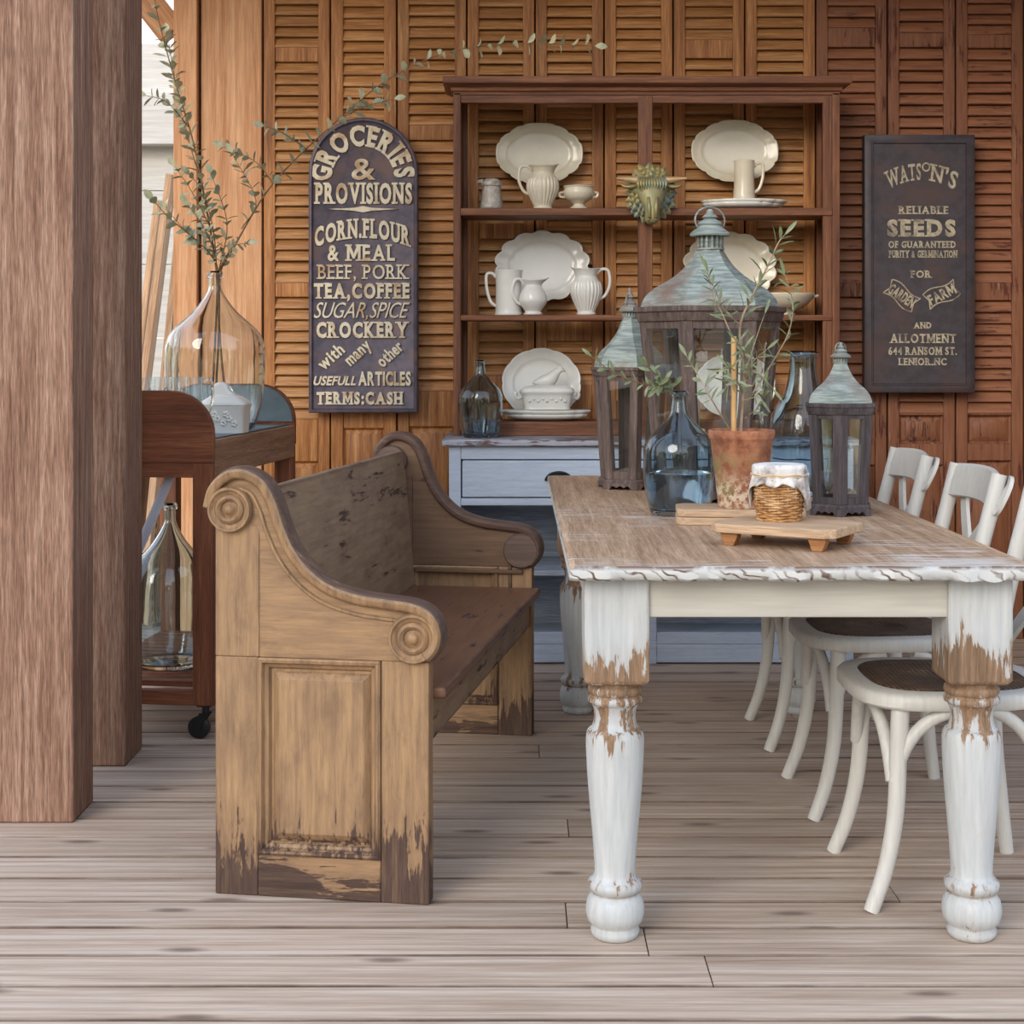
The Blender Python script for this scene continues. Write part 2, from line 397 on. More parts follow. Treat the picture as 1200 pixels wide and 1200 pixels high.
def edge_mat():
    m, t = newmat('painted_end_grain'); c = coords(t)
    wv = t.n('TexWave', dict(wave_type='RINGS', rings_direction='Y'), Vector=t.n('Mapping', Vector=c, Location=(.07, 0, -.70), Scale=(1, .2, 1.5)), Scale=13.0, Distortion=9.0, Detail=2.0, Detail_Scale=1.4).outputs['Fac']
    n = t.noise(c, 14, 5, .6)
    ln = t.math('MULTIPLY', t.rng(wv, .80, .93), t.rng(n, .40, .58))
    zz = t.n('SeparateXYZ', Vector=t.n('TexCoord').outputs['Object']).outputs[2]
    top = t.math('MULTIPLY', t.rng(zz, .757, .765), t.rng(n, .35, .5))
    f = t.math('MAXIMUM', ln, top)
    col = t.mix(f, t.mix(t.rng(n, .3, .7), lin('#b9bcbd'), lin('#cfcfcc')), lin('#665246'))
    finish(t, Base_Color=col, Roughness=.6, Normal=t.n('Bump', Strength=.4, Distance=.003, Height=t.math('MULTIPLY', f, -1))); return m
M_edge = edge_mat()
def floor_mat():
    m, t = newmat('weathered_deck_boards'); c0 = t.n('TexCoord').outputs['Object']
    tone = t.n('Attribute', dict(attribute_name='tone')).outputs['Fac']
    off = t.n('CombineXYZ', X=t.math('MULTIPLY', tone, 57.0), Y=0.0, Z=t.math('MULTIPLY', tone, 91.0))
    c = t.n('VectorMath', dict(operation='ADD'), i0=c0, i1=off).outputs[0]
    col, n1, n2 = woodcol(t, c, 'X', ('#9a8472', '#b7a493', '#cbbdb0'), .6, .11, tone, .15)
    # growth rings and knots
    wv = t.n('TexWave', dict(wave_type='BANDS', bands_direction='Y'), Vector=t.n('Mapping', Vector=c, Scale=(.35, 5, 1)), Scale=2.0, Distortion=6.0, Detail=3.0, Detail_Scale=.6).outputs['Fac']
    col = t.mix(t.rng(wv, .6, .97, 0, .30), col, lin('#8f7462'))
    kn = t.n('TexVoronoi', dict(feature='F1', voronoi_dimensions='2D'), Vector=t.n('Mapping', Vector=c, Scale=(1.7, 5.5, 0)), Scale=1.0, Randomness=1.0).outputs['Distance']
    col = t.mix(t.rng(kn, .03, .10, .7, 0), col, lin('#5d4a40'))
    st = t.noise(t.n('Mapping', Vector=c, Scale=(1.2, 5, 1)), 2, 5, .6)
    col = t.mix(t.rng(st, .56, .75, 0, .3), col, lin('#87725f'))
    sx_ = t.n('SeparateXYZ', Vector=c0); yy = sx_.outputs[1]; zz = sx_.outputs[2]
    fr_ = t.math('FRACT', t.math('DIVIDE', t.math('ADD', yy, .1505 * 40 - 2.804), .1505))
    sd = t.math('ABSOLUTE', t.math('SUBTRACT', fr_, .5))
    col = t.mix(t.math('MULTIPLY', t.rng(sd, .435, .475), t.rng(st, .35, .6, .35, .95)), col, lin('#5a4436'))
    col = t.mix(t.rng(zz, -.0025, -.006), col, lin('#2c211a'))
    bp = t.n('Bump', Strength=.3, Distance=.004, Height=t.math('ADD', n2, t.math('MULTIPLY', wv, .4)))
    finish(t, Base_Color=col, Roughness=.62, Normal=bp, Specular_IOR_Level=.35); return m
M_floor = floor_mat()

# ---------------------------------------------------------------- the setting
def floor():
    mb = MB(); tones = []; rnd = random.Random(3)
    pitch = .1505; y = 2.804 - pitch * 24
    while y < 7.4:
        x = -4.6 - rnd.random() * 2
        brk = {2.804: None}
        while x < 4.2:
            L = rnd.uniform(2.2, 4.2); x1 = min(x + L, 4.4); g = .0035; dz = rnd.uniform(-.0015, 0)
            tn = rnd.random(); nb = len(mb.f)
            mb.box(x, x1 - .002, y + g, y + pitch - g, -.035, dz)
            tones += [tn] * (len(mb.f) - nb); x = x1
        y += pitch
    o = mb.build('floor', M_floor, bevel=.0015, seg=1)
    a = o.data.attributes.new('tone', 'FLOAT', 'FACE'); a.data.foreach_set('value', tones)
    tag(o, 'grey weathered deck boards running across the porch', 'floor', kind='structure')
floor()
o = MB().box(-9, 8, -9, 14, -.6, -.5).build('ground', plain('dry_ground', '#8d8373', .95, 0, '#a39a88', 3)); tag(o, 'bare ground around the porch', 'ground', kind='structure')
o = MB().box(-1.42, 2.36, 6.56, 6.6, -.03, 3.25).build('wall_back', M_dark); tag(o, 'dark wall behind the row of shutters', 'wall', kind='structure')
mb = MB()
for i in range(6): mb.box(-2.3, 2.5, 4.55 + i * .36, 4.55 + i * .36 + .355, 3.25, 3.28)
o = mb.build('ceiling', M_ceil); tag(o, 'boarded porch ceiling overhead', 'ceiling', kind='structure')
mb = MB()
for i in range(14): mb.box(2.36, 2.40, 3.7 + i * .205, 3.7 + i * .205 + .2, -.03, 3.25)
o = mb.build('added_wall_right', M_brown_wall); tag(o, 'unseen brown boarded wall added to cut the light at that side', 'wall', kind='structure')  # unseen wall, added to hold back light on the right-hand shutters
mb = MB()
for i in range(9): mb.box(-3.1 + i * .188, -3.1 + i * .188 + .184, 6.9, 6.93, -.03, 1.0)
o = mb.build('wall_left', M_brown_wall); tag(o, 'low brown boarding at the open end of the porch', 'wall', kind='structure')
# corner boards left of the shutters
o = MB().box(P(205.5,0,6.5).x, P(233,0,6.5).x, 6.46, 6.55, 0, 3.0).build('trim_1', M_trim, bevel=.004); tag(o, 'narrow pale cedar corner board', 'trim', kind='structure')
o = MB().box(P(236,0,6.5).x, P(307,0,6.5).x, 6.49, 6.55, 0, 3.0).build('trim_2', M_trim, bevel=.004); tag(o, 'wide pale cedar board beside first shutter', 'trim', kind='structure')
# outbuilding beyond the open end
ob = thing('outbuilding', 'pale boarded outbuilding seen past the cedar posts', 'building', (-2.6, 9.0, 0))
mb = MB()
for i in range(7): mb.box(-1.2, 2.0, 0, .04, i * .42, i * .42 + .415)
mb.build('wall_boards', M_white_wall, ob)
MB().box(-1.2, 2.0, -.12, .0, 2.35, 2.62).build('eave_beam', M_white_wall, ob)
o = MB().box(-.06, .06, -.05, .05, 0, .9).build('trim_3', M_trim, bevel=.004); o.location = P(203, 40, 6.62); o.rotation_euler = (0, R(-38), 0); tag(o, 'orange-lit brace end under the porch eave', 'trim', kind='structure')
# cedar posts
def post(x1, w, y0, y1, label):
    o = MB().box(-w, 0, 0, y1 - y0, 0, 3.1).build('cedar_post', M_post, bevel=.006, seg=2)
    o.location = (x1, y0, 0); tag(o, label, 'post', 'rough sawn porch posts')
post(-1.116, .30, 3.97, 4.16, 'thick rough sawn cedar post standing nearest on the deck')
post(-1.119, .22, 4.51, 4.715, 'slimmer cedar post just behind the thick one, beside the cart')
# leaning timbers past the posts
def lean(a, b, w, d, label, dentil=False):
    a = Vector(a); b = Vector(b); L = (b - a).length
    rt = thing('leaning_timber', label, 'plank', a, 0, 'timbers leaning by the open end')
    rt.rotation_euler = (b - a).to_track_quat('Z', 'Y').to_euler()
    MB().box(-w/2, w/2, -d/2, d/2, 0, L).build('plank', M_lean, rt, bevel=.003)
    if dentil:
        mb = MB(); k = int(L / .045)
        for i in range(k): mb.box(w/2, w/2 + .02, -d/2, d/2, i * .045, i * .045 + .022)
        mb.build('dentil_strip', M_brown_wall, rt)
lean((P(135, 760, 6.85).x, 6.85, 0.02), P(201, 205, 6.85), .10, .03, 'pale timber leaning on the corner board, bare edged', False)
lean((P(165, 760, 6.75).x, 6.75, 0.02), P(219, 190, 6.75), .075, .03, 'pale timber with a toothed dentil edge leaning by the corner board', True)
lean((P(125, 760, 6.95).x, 6.95, 0.02), P(186, 235, 6.95), .06, .03, 'narrow pale timber leaning furthest from the shutters', True)

# shutters
YW = 6.5
def zpx(y, Y=YW): return EYE - (y - HY) * Y / F
def shutter(x0, x1, segs, dark, label):
    """segs from the top: ('L', y0, y1) louvred bay, ('P', y0, y1) raised panel; everything between is rail"""
    X0 = P(x0, 0, YW).x + .003; X1 = P(x1, 0, YW).x - .003; W = X1 - X0; st = .047 if W > .27 else .05
    rt = thing('louvred_shutter', label, 'shutter', (X0, YW, 0), 0, 'shutters lining the back wall')
    fr = MB(); TOP = 2.95
    fr.box(0, st, 0, .034, 0, TOP); fr.box(W - st, W, 0, .034, 0, TOP)
    lv = MB(); pn = MB(); zt = TOP
    for k, y0, y1 in segs:
        a = min(zpx(y0), TOP - .05); b = max(zpx(y1), .1)
        fr.box(st, W - st, .004, .031, a, zt); zt = b
        if k == 'L':
            n = max(1, round((a - b) / .0465)); p = (a - b) / n
            for i in range(n):
                zc = b + (i + .5) * p
                jit = random.uniform(-4, 4)
                M = Matrix.Translation((0, .017, zc)) @ Matrix.Rotation(R(64 + jit), 4, 'X')
                sec = [(-.027, -.003), (-.025, -.0045), (.0, -.0055), (.025, -.0045), (.027, -.003), (.027, .003), (.025, .0045), (0, .0055), (-.025, .0045), (-.027, .003)]
                # cross-section in local y,z
                lv.prism(sec, st - .004, W - st + .004, 'x', M)
        else:
            q = .03
            o4 = [(st, .014, b), (W - st, .014, b), (W - st, .014, a), (st, .014, a)]
            m4 = [(st + .008, .02, b + .008), (W - st - .008, .02, b + .008), (W - st - .008, .02, a - .008), (st + .008, .02, a - .008)]
            i4 = [(st + q, .006, b + q), (W - st - q, .006, b + q), (W - st - q, .006, a - q), (st + q, .006, a - q)]
            pn.loft([[(x, .03, z) for x, _, z in o4], o4, m4, i4])
    fr.box(st, W - st, .004, .031, 0, zt)
    fr.build('frame', M_shutd if dark else M_shut, rt, bevel=.003, seg=1)
    lv.build('louvers', M_louvd if dark else M_louv, rt)
    if pn.v: pn.build('raised_panel', M_shutd if dark else M_shut, rt)
SH = [
 (308, 387, [('L', -60, 55), ('L', 72, 331), ('L', 348, 491), ('P', 541, 760)], 0, 'first orange-brown shutter, beside the pale corner boards'),
 (387, 465, [('L', -60, 461), ('P', 502, 640)], 0, 'orange-brown shutter behind the arched groceries sign'),
 (465, 547, [('L', -60, 146), ('L', 164, 458), ('P', 500, 640)], 0, 'orange-brown shutter between the groceries sign and the hutch'),
 (547, 627, [('L', -60, 262), ('L', 280, 440), ('P', 470, 640)], 0, 'shutter behind the hutch platters, nearest the groceries sign'),
 (627, 708, [('L', -60, 376), ('L', 400, 450), ('P', 480, 640)], 0, 'second shutter behind the hutch, above the ribbed jug'),
 (708, 789, [('L', -60, 440), ('P', 470, 640)], 0, 'shutter behind the bull head and middle upright of the hutch'),
 (789, 873, [('L', -60, 46), ('L', 68, 300), ('L', 318, 450), ('P', 480, 640)], 0, 'shutter behind the cream mug and upper platter of the hutch'),
 (873, 956, [('L', -60, 450), ('P', 480, 640)], 0, 'shutter behind the last bay of the hutch shelves'),
 (956, 1040, [('L', -60, 32), ('L', 55, 331), ('L', 348, 464), ('P', 485, 522), ('P', 545, 700)], 1, 'red-brown peeling shutter between hutch and seeds sign'),
 (1040, 1120, [('L', -60, 38), ('L', 55, 484), ('P', 487, 520), ('P', 545, 700)], 1, 'red-brown peeling shutter behind the dark seeds sign'),
 (1120, 1200, [('L', -60, 40), ('L', 56, 331), ('L', 352, 484), ('P', 487, 520), ('P', 540, 700)], 1, 'red-brown peeling shutter just past the seeds sign'),
 (1200, 1282, [('L', -60, 331), ('L', 348, 484), ('P', 487, 520), ('P', 540, 700)], 1, 'last red-brown shutter at the edge of view'),
]
for a in SH: shutter(*a)
# ---------------------------------------------------------------- hutch
def hutch():
    X0, X1 = -.258, 1.275; W = X1 - X0; YF = 5.98
    rt = thing('hutch', 'tall hutch with brown open shelves on a worn blue-white base cabinet', 'hutch', (X0, YF, 0))
    D = .47; ZC = .826                                 # underside of the counter
    b = MB()
    b.box(0, .045, 0, D, 0, ZC); b.box(W - .045, W, 0, D, 0, ZC)                 # ends
    b.box(.045, W - .045, 0, .03, .775, ZC); b.box(.045, W - .045, 0, .03, .60, .628)
    b.box(W/2 - .02, W/2 + .02, -.003, .03, .0, ZC - .001)
    b.box(.045, W - .045, 0, D, .005, .075); b.box(.045, W - .045, 0, .03, .075, .12)
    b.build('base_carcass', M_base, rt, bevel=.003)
    i = MB(); i.box(.045, W - .045, D - .02, D, .075, ZC); i.box(.047, W - .047, .03, D - .02, .33, .35); i.box(.047, W - .047, .03, D-.02, .60, .612)
    i.build('base_shelf', M_inside, rt, bevel=.002)
    MB().box(-.026, W + .026, -.026, D + .004, ZC, .852).build('counter', M_counter, rt, bevel=.005)
    for k, (a, c) in enumerate(((.05, W/2 - .025), (W/2 + .025, W - .05))):
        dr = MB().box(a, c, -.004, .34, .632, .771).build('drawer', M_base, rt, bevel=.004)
        h = MB(); cx = (a + c) / 2 + (.0 if k else .02); n = 12; rings = []
        for j in range(n + 1):                          # cup pull: quarter dome open below
            th = PI * j / n
            rings.append([(cx + .047 * cos(th) * s_, -.004 - .026 * sin(ph) , .694 + .03 * sin(th) * s_ * cos(ph)) for s_, ph in ((1, 0), (1, .5), (.92, 1.0), (.7, 1.4), (.55, 1.45))])
        h.loft(rings, caps=False)
        h.tube([(cx + .05 * cos(PI * j / n), -.005, .694 + .033 * sin(PI * j / n)) for j in range(n + 1)], .0045, 6)
        ho = h.build('cup_pull', M_iron, dr); m_ = ho.modifiers.new('s', 'SOLIDIFY'); m_.thickness = .003
        tag(ho, 'black iron cup pull')
    # upper shelves
    y0, y1 = .215, .455; ux0, ux1 = .007, W - .008
    for (a, c, s_) in ((ux0, ux0 + .03, 1), (ux1 - .03, ux1, -1)):
        u = MB(); u.box(a, c, y0, y1, .852, 2.2)
        if s_ > 0: u.box(c, c + .02, y1 - .03, y1, .852, 2.2)
        else: u.box(a - .036, a, y0 + .003, y0 + .025, .9, 2.19); u.box(a - .02, a, y1 - .03, y1, .852, 2.2)
        u.build('upright', M_hutchw, rt, bevel=.003)
    MB().box(.733, .79, y0 + .002, y0 + .03, .908, 2.19).build('centre_upright', M_hutchw, rt, bevel=.003)
    for zt, th in ((1.747, .03), (1.327, .022)):
        MB().box(ux0 + .03, ux1 - .03, y0 - .004, y1, zt - th, zt).build('shelf', M_hutchx, rt, bevel=.004)
    MB().box(ux0 + .03, ux1 - .03, y0 + .004, y1, .852, .908).build('bottom_rail', M_hutchx, rt, bevel=.003)
    c = MB()
    prof = [(0, 0), (0, .012), (-.008, .016), (-.01, .03), (-.03, .036), (-.04, .042), (-.04, .068), (0.02, .068), (.02, 0)]
    # mitred cornice: front run with returns
    A = []
    for a, h in prof:
        A.append((a, h))
    rings = [[(ux0 + min(a, .02), y1, 2.19 + h) for a, h in A], [(ux0 + a, y0 + a, 2.19 + h) for a, h in A],
             [(ux1 - a, y0 + a, 2.19 + h) for a, h in A], [(ux1 - a, y1, 2.19 + h) for a, h in A]]
    c.loft(rings); c.box(ux0 + .012, ux1 - .012, y0 + .012, y1, 2.235, 2.256)
    c.box(ux0 + .03, ux1 - .03, y0 + .004, y0 + .03, 2.16, 2.2)
    c.build('cornice', M_hutchx, rt, bevel=.002)
hutch()

# ---------------------------------------------------------------- pew bench
def bench():
    L = 1.545; a = R(9.0)
    rt = thing('pew_bench', 'worn tan wooden pew with scrolled ends and a dark plank seat', 'bench', (-.661, 3.456, 0), -a)
    curve = spline([(-.012, .845), (.0, .885), (.03, .913), (.066, .918), (.105, .898), (.13, .855), (.147, .805), (.172, .752), (.21, .705), (.258, .672), (.32, .652), (.385, .643), (.44, .636), (.478, .618), (.494, .585), (.49, .555), (.472, .532)], 5)
    curve = [(p.x, p.y) for p in curve]
    T = .045
    def end(y0, out, lab):
        """out = -1: the outside face looks to -y"""
        yo, yi = (y0, y0 + T) if out < 0 else (y0 + T, y0)
        lo, hi = min(yo, yi), max(yo, yi)
        st = MB()
        st.box(0, .097, lo, hi, 0, .52)
        e = st.build('end_panel', M_tan, rt, bevel=.003); tag(e, lab)
        MB().box(.372, .478, lo, hi, 0, .52).build('front_stile', M_tan, e, bevel=.003)
        s2 = MB(); s2.box(.097, .372, lo, hi, 0, .092)
        s2.build('bottom_rail', M_tanx, e, bevel=.003)
        up = [(.1, .52), (.478, .52), (.478, .54)] + [(x, z) for x, z in reversed(curve) if x > .02][2:] + [(.03, .84), (.1, .79)]
        MB().prism([(0, .52), (.1, .52), (.1, .8), (.03, .84), (.0, .82)], lo, hi).build('back_stile', M_tan if out < 0 else M_inner, e, bevel=.003)
        MB().prism([(.036 + .05 * cos(q * PI / 16), .845 + .055 * sin(q * PI / 16)) for q in range(32)], lo + .002, hi - .002).build('scroll', M_tan if out < 0 else M_inner, e, bevel=.002)
        MB().prism(up, lo + .001, hi - .001).build('upper_panel', M_tanx if out < 0 else M_inner, e, bevel=.002)
        # fielded panel
        sg = out
        for face, s_ in ((yo, sg), (yi, -sg)):
            pm = MB()
            def ring(i, d): return [(.097 + i, face - s_ * d, .092 + i), (.372 - i, face - s_ * d, .092 + i), (.372 - i, face - s_ * d, .52 - i), (.097 + i, face - s_ * d, .52 - i)]
            pm.loft([ring(0, .002), ring(0, -.005), ring(.004, -.008), ring(.010, -.006), ring(.014, .004), ring(.022, .008), ring(.026, .016)], caps=False)
            pm.build('panel_moulding', M_tan, e, sharp=25)
        MB().box(.1, .37, lo + .017, hi - .017, .095, .517).build('panel', M_tan, e)
        rp = MB()
        for face, s_ in ((yo, sg),):
            f = lambda i, d: [(.142 + i, face - s_ * d, .135 + i), (.335 - i, face - s_ * d, .135 + i), (.335 - i, face - s_ * d, .475 - i), (.142 + i, face - s_ * d, .475 - i)]
            rp.loft([f(-.012, .0175), f(-.012, .014), f(0, .005), f(.003, .0035)])
        rp.build('raised_field', M_tan, e, sharp=25)
        # arm rail following the profile
        sec = [(-.010, -.034), (-.010, .034), (-.004, .040), (.006, .042), (.012, .036), (.016, .02), (.017, 0), (.016, -.02), (.012, -.036), (.006, -.042), (-.004, -.040)]
        ym = (lo + hi) / 2; pts = [Vector((x, ym, z)) for x, z in curve]; vs = []
        rings = []
        for i, p in enumerate(pts):
            tg = (pts[min(i + 1, len(pts) - 1)] - pts[max(i - 1, 0)]).normalized(); nrm = Vector((-tg.z, 0, tg.x))
            if nrm.z < 0 and i < len(pts) // 2 and tg.x > 0: nrm = -nrm
            rings.append([p + nrm * h + Vector((0, y, 0)) for h, y in sec])
        ro = MB().loft(rings).build('arm_rail', [M_rail, M_tan if out < 0 else M_inner], e, sharp=50)
        for p in ro.data.polygons: p.material_index = 1 if p.normal.y * out > .45 else 0
        bead = []
        for i, p in enumerate(pts[6:-8]):
            j = i + 6; tg = (pts[j + 1] - pts[j - 1]).normalized(); nrm = Vector((-tg.z, 0, tg.x))
            bead.append(p - nrm * .032 + Vector((0, yo - ym, 0)))
        mb = MB(); mb.tube(bead, .005, 6); mb.build('bead', M_tan, e)
        for (cx, cz, r) in ((.036, .842, .050), (.445, .572, .054)):
            M = Matrix.Translation((cx, yo, cz)) @ Matrix.Rotation(R(90 if out < 0 else -90), 4, 'X')
            MB().lathe([(0, .0), (r, 0), (r, .012), (r*.96, .018), (r*.86, .018), (r*.80, .012), (r*.66, .010), (r*.6, .016), (r*.5, .019), (r*.42, .016), (r*.36, .009), (r*.26, .010), (r*.2, .017), (r*.1, .021), (0, .022)], 40, M=M).build('rosette', M_tan, e, sharp=60)
            # inner face: plain scroll boss
            M2 = Matrix.Translation((cx, yi, cz)) @ Matrix.Rotation(R(-90 if out < 0 else 90), 4, 'X')
            MB().lathe([(0, 0), (r, 0), (r, .016), (r*.94, .021), (0, .022)], 36, M=M2).build('scroll_boss', M_rail, e, sharp=40)
    end(0, -1, 'near scrolled end with raised panel')
    end(L - T, 1, 'far scrolled end')
    bk = MB(); bk.prism([(.088, .452), (.112, .452), (.075, .876), (.053, .876)], T, L - T, 'y')
    bk.build('backrest', M_back, rt, bevel=.004)
    s = MB(); s.box(.09, .506, T + .001, L - T - .001, .432, .458); s.build('seat', M_seat, rt, bevel=.007, seg=3)
    ap = MB(); ap.box(.446, .470, T, L - T, .335, .432); ap.build('seat_apron', M_back, rt, bevel=.003)
    ib = MB(); ib.box(.11, .45, L - T - .012, L - T, .50, .512); ib.box(.405, .415, L - T - .006, L - T, .458, .54); ib.build('inner_trim', M_inner, rt, bevel=.002)
bench()

# ---------------------------------------------------------------- farm table
TX0, TX1, TY0, TY1, TZ = .103, 1.02, 3.08, 5.32, .767
def table():
    rt = thing('farm_table', 'long farm table with scrubbed timber top and peeling white turned legs', 'table', ((TX0 + TX1) / 2, TY0, 0))
    w = (TX1 - TX0) / 2; Lg = TY1 - TY0
    # top: worn edge, one slab with plank seams as grooves
    rnd = random.Random(5)
    tp = MB(); nx = 96; th = .029
    def wob(i): return .0035 * sin(i * .23) + .0025 * sin(i * .51 + 1)
    fr = [wob(i) for i in range(nx + 1)]; lowv = [.0025 * sin(i * .31) + .002 * sin(i * 1.1) + (.006 if 78 < i < 90 else 0) for i in range(nx + 1)]
    xs = [-w + 2 * w * i / nx for i in range(nx + 1)]
    rings = []
    for i, x in enumerate(xs):
        f = fr[i]; e = .004 if 0 < i < nx else .007
        ez = -.002 if i in (0, nx) else 0
        rings.append([(x, f + e, TZ + ez), (x, f + .001, TZ - .003 + ez), (x, f, TZ - .010), (x, f + .003, TZ - .022 - lowv[i]), (x, f + .012, TZ - th - lowv[i] * .5),
                      (x, Lg - .01, TZ - th), (x, Lg, TZ - .02), (x, Lg, TZ - .005), (x, Lg - .005, TZ + ez)])
    tp.loft(rings)
    o = tp.build('table_top', [M_top, M_edge], rt, sharp=40)
    for p in o.data.polygons:
        if abs(p.normal.z) < .8 or p.normal.z < 0: p.material_index = 1
    # legs
    prof = [(0, 0), (.044, 0), (.048, .006), (.050, .014), (.046, .022), (.0475, .026), (.056, .034), (.0592, .048), (.0595, .060), (.057, .074), (.050, .086), (.046, .090), (.047, .093), (.053, .097), (.0555, .105), (.0545, .112), (.049, .117), (.044, .122),
            (.0415, .13), (.042, .15), (.0455, .20), (.0500, .25), (.0545, .30), (.0575, .345), (.0592, .385), (.0592, .405), (.057, .416), (.0535, .421), (.047, .425), (.0435, .436), (.042, .448), (.0435, .462), (.047, .470), (.049, .473), (.0555, .477), (.0560, .484), (.0525, .489), (.051, .492), (.0545, .496), (.0560, .502), (.054, .508), (.050, .511), (.052, .517), (.055, .523), (0, .523)]
    for sx in (-1, 1):
        for yy in (.13, Lg - .13):
            mb = MB(); cx = sx * (w - .096)
            mb.lathe(prof, 44, (cx, yy, 0))
            lg = mb.build('leg', M_tabpaint, rt, sharp=55)
            bl = MB(); h = .065; c_ = .004
            bl.loft([[(cx + a * (h - k), yy + b * (h - k), z_) for a, b in ((-1, -1), (1, -1), (1, 1), (-1, 1))] for k, z_ in ((.008, .519), (0, .53), (0, TZ - th + .002))])
            bl.build('leg_block', M_tabpaint, lg, bevel=.004)
    ap = MB(); ap.box(-w + .155, w - .155, .076, .10, TZ - .112, TZ - th + .001); ap.build('apron', M_apron, rt, bevel=.003)
    ap = MB(); ap.box(-w + .155, w - .155, Lg - .10, Lg - .076, TZ - .112, TZ - th + .001); ap.build('apron', M_apron, rt, bevel=.003)
    for sx in (-1, 1):
        x = sx * (w - .053); ap = MB(); ap.box(x - .012, x + .012, .19, Lg - .19, TZ - .112, TZ - th + .001); ap.build('apron', M_apron, rt, bevel=.003)
table()

# ---------------------------------------------------------------- chairs (front looks to -x)
def chair():
    rt = thing('cross_back_chair', '', 'chair', (0, 0, 0))
    # local origin: floor under the seat centre
    def seat_out(k=1.0, n=56):
        pts = []
        for i in range(n):
            a = 2 * PI * i / n; c, s_ = cos(a), sin(a); ex = .62
            x = abs(c) ** ex * (1 if c > 0 else -1); y = abs(s_) ** ex * (1 if s_ > 0 else -1)
            wid = .228 - .028 * (x * .5 + .5)
            pts.append((x * .222 * k, y * wid * k))
        return pts
    o1, o2, o3 = seat_out(1), seat_out(.80), seat_out(.97)
    mb = MB()
    rings = [[(x, y, .425) for x, y in o3], [(x, y, .431) for x, y in o1], [(x, y, .452) for x, y in o1], [(x, y, .459) for x, y in o3], [(x, y, .460) for x, y in o2], [(x, y, .425) for x, y in o2], [(x, y, .425) for x, y in o3]]
    mb.loft(rings, caps=False); mb.build('seat_frame', M_chair, rt, sharp=50)
    mb = MB(); rg = []
    for k, z_ in ((.80, .456), (.78, .462), (.6, .459), (.35, .456), (.05, .455)): rg.append([(x, y, z_) for x, y in seat_out(k)])
    mb.loft(rg); tag(mb.build('seat', M_rattan, rt, sharp=0), 'dark woven rattan seat')
    for s_ in (-1, 1):
        pts = spline([(-.135, s_ * .17, .43), (-.142, s_ * .178, .33), (-.150, s_ * .185, .2), (-.172, s_ * .192, .09), (-.205, s_ * .2, .0)], 6)
        MB().tube(pts, [.0205 - .004 * i / len(pts) for i in range(len(pts))], 12).build('leg', M_chair, rt)
        pts = spline([(.205, s_ * .195, 0), (.19, s_ * .193, .12), (.172, s_ * .19, .3), (.178, s_ * .188, .46), (.205, s_ * .19, .62), (.245, s_ * .192, .78), (.268, s_ * .192, .875)], 6)
        MB().tube(pts, [.0165 + .004 * min(1, i / 12) for i in range(len(pts))], 12).build('back_post', M_chair, rt)
        # bentwood braces
        for A, B, C in (((-.152, s_ * .183, .27), (-.125, s_ * .178, .36), (-.02, s_ * .19, .424)), ((.172, s_ * .186, .27), (.14, s_ * .18, .36), (.05, s_ * .19, .424)),
                        ((-.155, s_ * .178, .27), (-.16, s_ * .13, .37), (-.175, s_ * .04, .424))):
            A, B, C = map(Vector, (A, B, C))
            pts = [(1-u)**2 * A + 2*u*(1-u) * Vector((B.x, B.y, .43)) * .6 + 2*u*(1-u) * B * .4 + u*u * C for u in [i / 10 for i in range(11)]]
            MB().tube(pts, .0145, 10).build('brace', M_chair, rt)
    # top rail: bowed board between posts, rolled ends
    def rail(y, z): return .262 + .028 * (1 - (y / .19) ** 2) - (0.865 - z) * .28
    mb = MB(); rings = []
    for i in range(19):
        y = -.178 + .356 * i / 18
        rings.append([(rail(y, z_) + dx, y, z_ + .006 * (1 - (y / .19) ** 2)) for z_, dx in ((.785, 0), (.79, -.008), (.83, -.010), (.87, -.008), (.876, 0), (.87, .008), (.83, .010), (.79, .008))])
    mb.loft(rings); mb.build('top_rail', M_chair, rt)
    for s_ in (-1, 1):                                  # crossing back strips that curl over the rail ends
        pts = spline([(.192, -s_ * .168, .50), (.212, -s_ * .10, .57), (.240, -s_ * .01, .655), (.262, s_ * .09, .74), (.276, s_ * .145, .79), (.287, s_ * .182, .832), (.290, s_ * .203, .852), (.284, s_ * .217, .846), (.271, s_ * .221, .82), (.258, s_ * .217, .795), (.252, s_ * .206, .788)], 5)
        mb = MB(); rings = []
        for i, p in enumerate(pts):
            tg = (pts[min(i+1, len(pts)-1)] - pts[max(i-1, 0)]).normalized(); nx_ = Vector((1, 0, -.25)).normalized()
            sd = tg.cross(nx_).normalized(); nn = sd.cross(tg)
            rings.append([p + sd * a + nn * b for a, b in ((-.019, -.005), (.019, -.005), (.019, .005), (-.019, .005))])
        mb.loft(rings); mb.build('cross_strip', M_chair, rt, bevel=.002)
    return rt
CH = [(.955, 3.545, 'white cross-back chair pulled to the near end of the table'), (.955, 4.195, 'white cross-back chair in the middle of its row along the table'), (.952, 4.885, 'white cross-back chair nearest the hutch and the dark lantern')]
c0 = chair()
for i, (x, y, lb) in enumerate(CH):
    c = c0 if i == 0 else dup(c0)
    c.location = (x, y, 0); c['label'] = lb; c['group'] = 'cross-back chairs along the table'

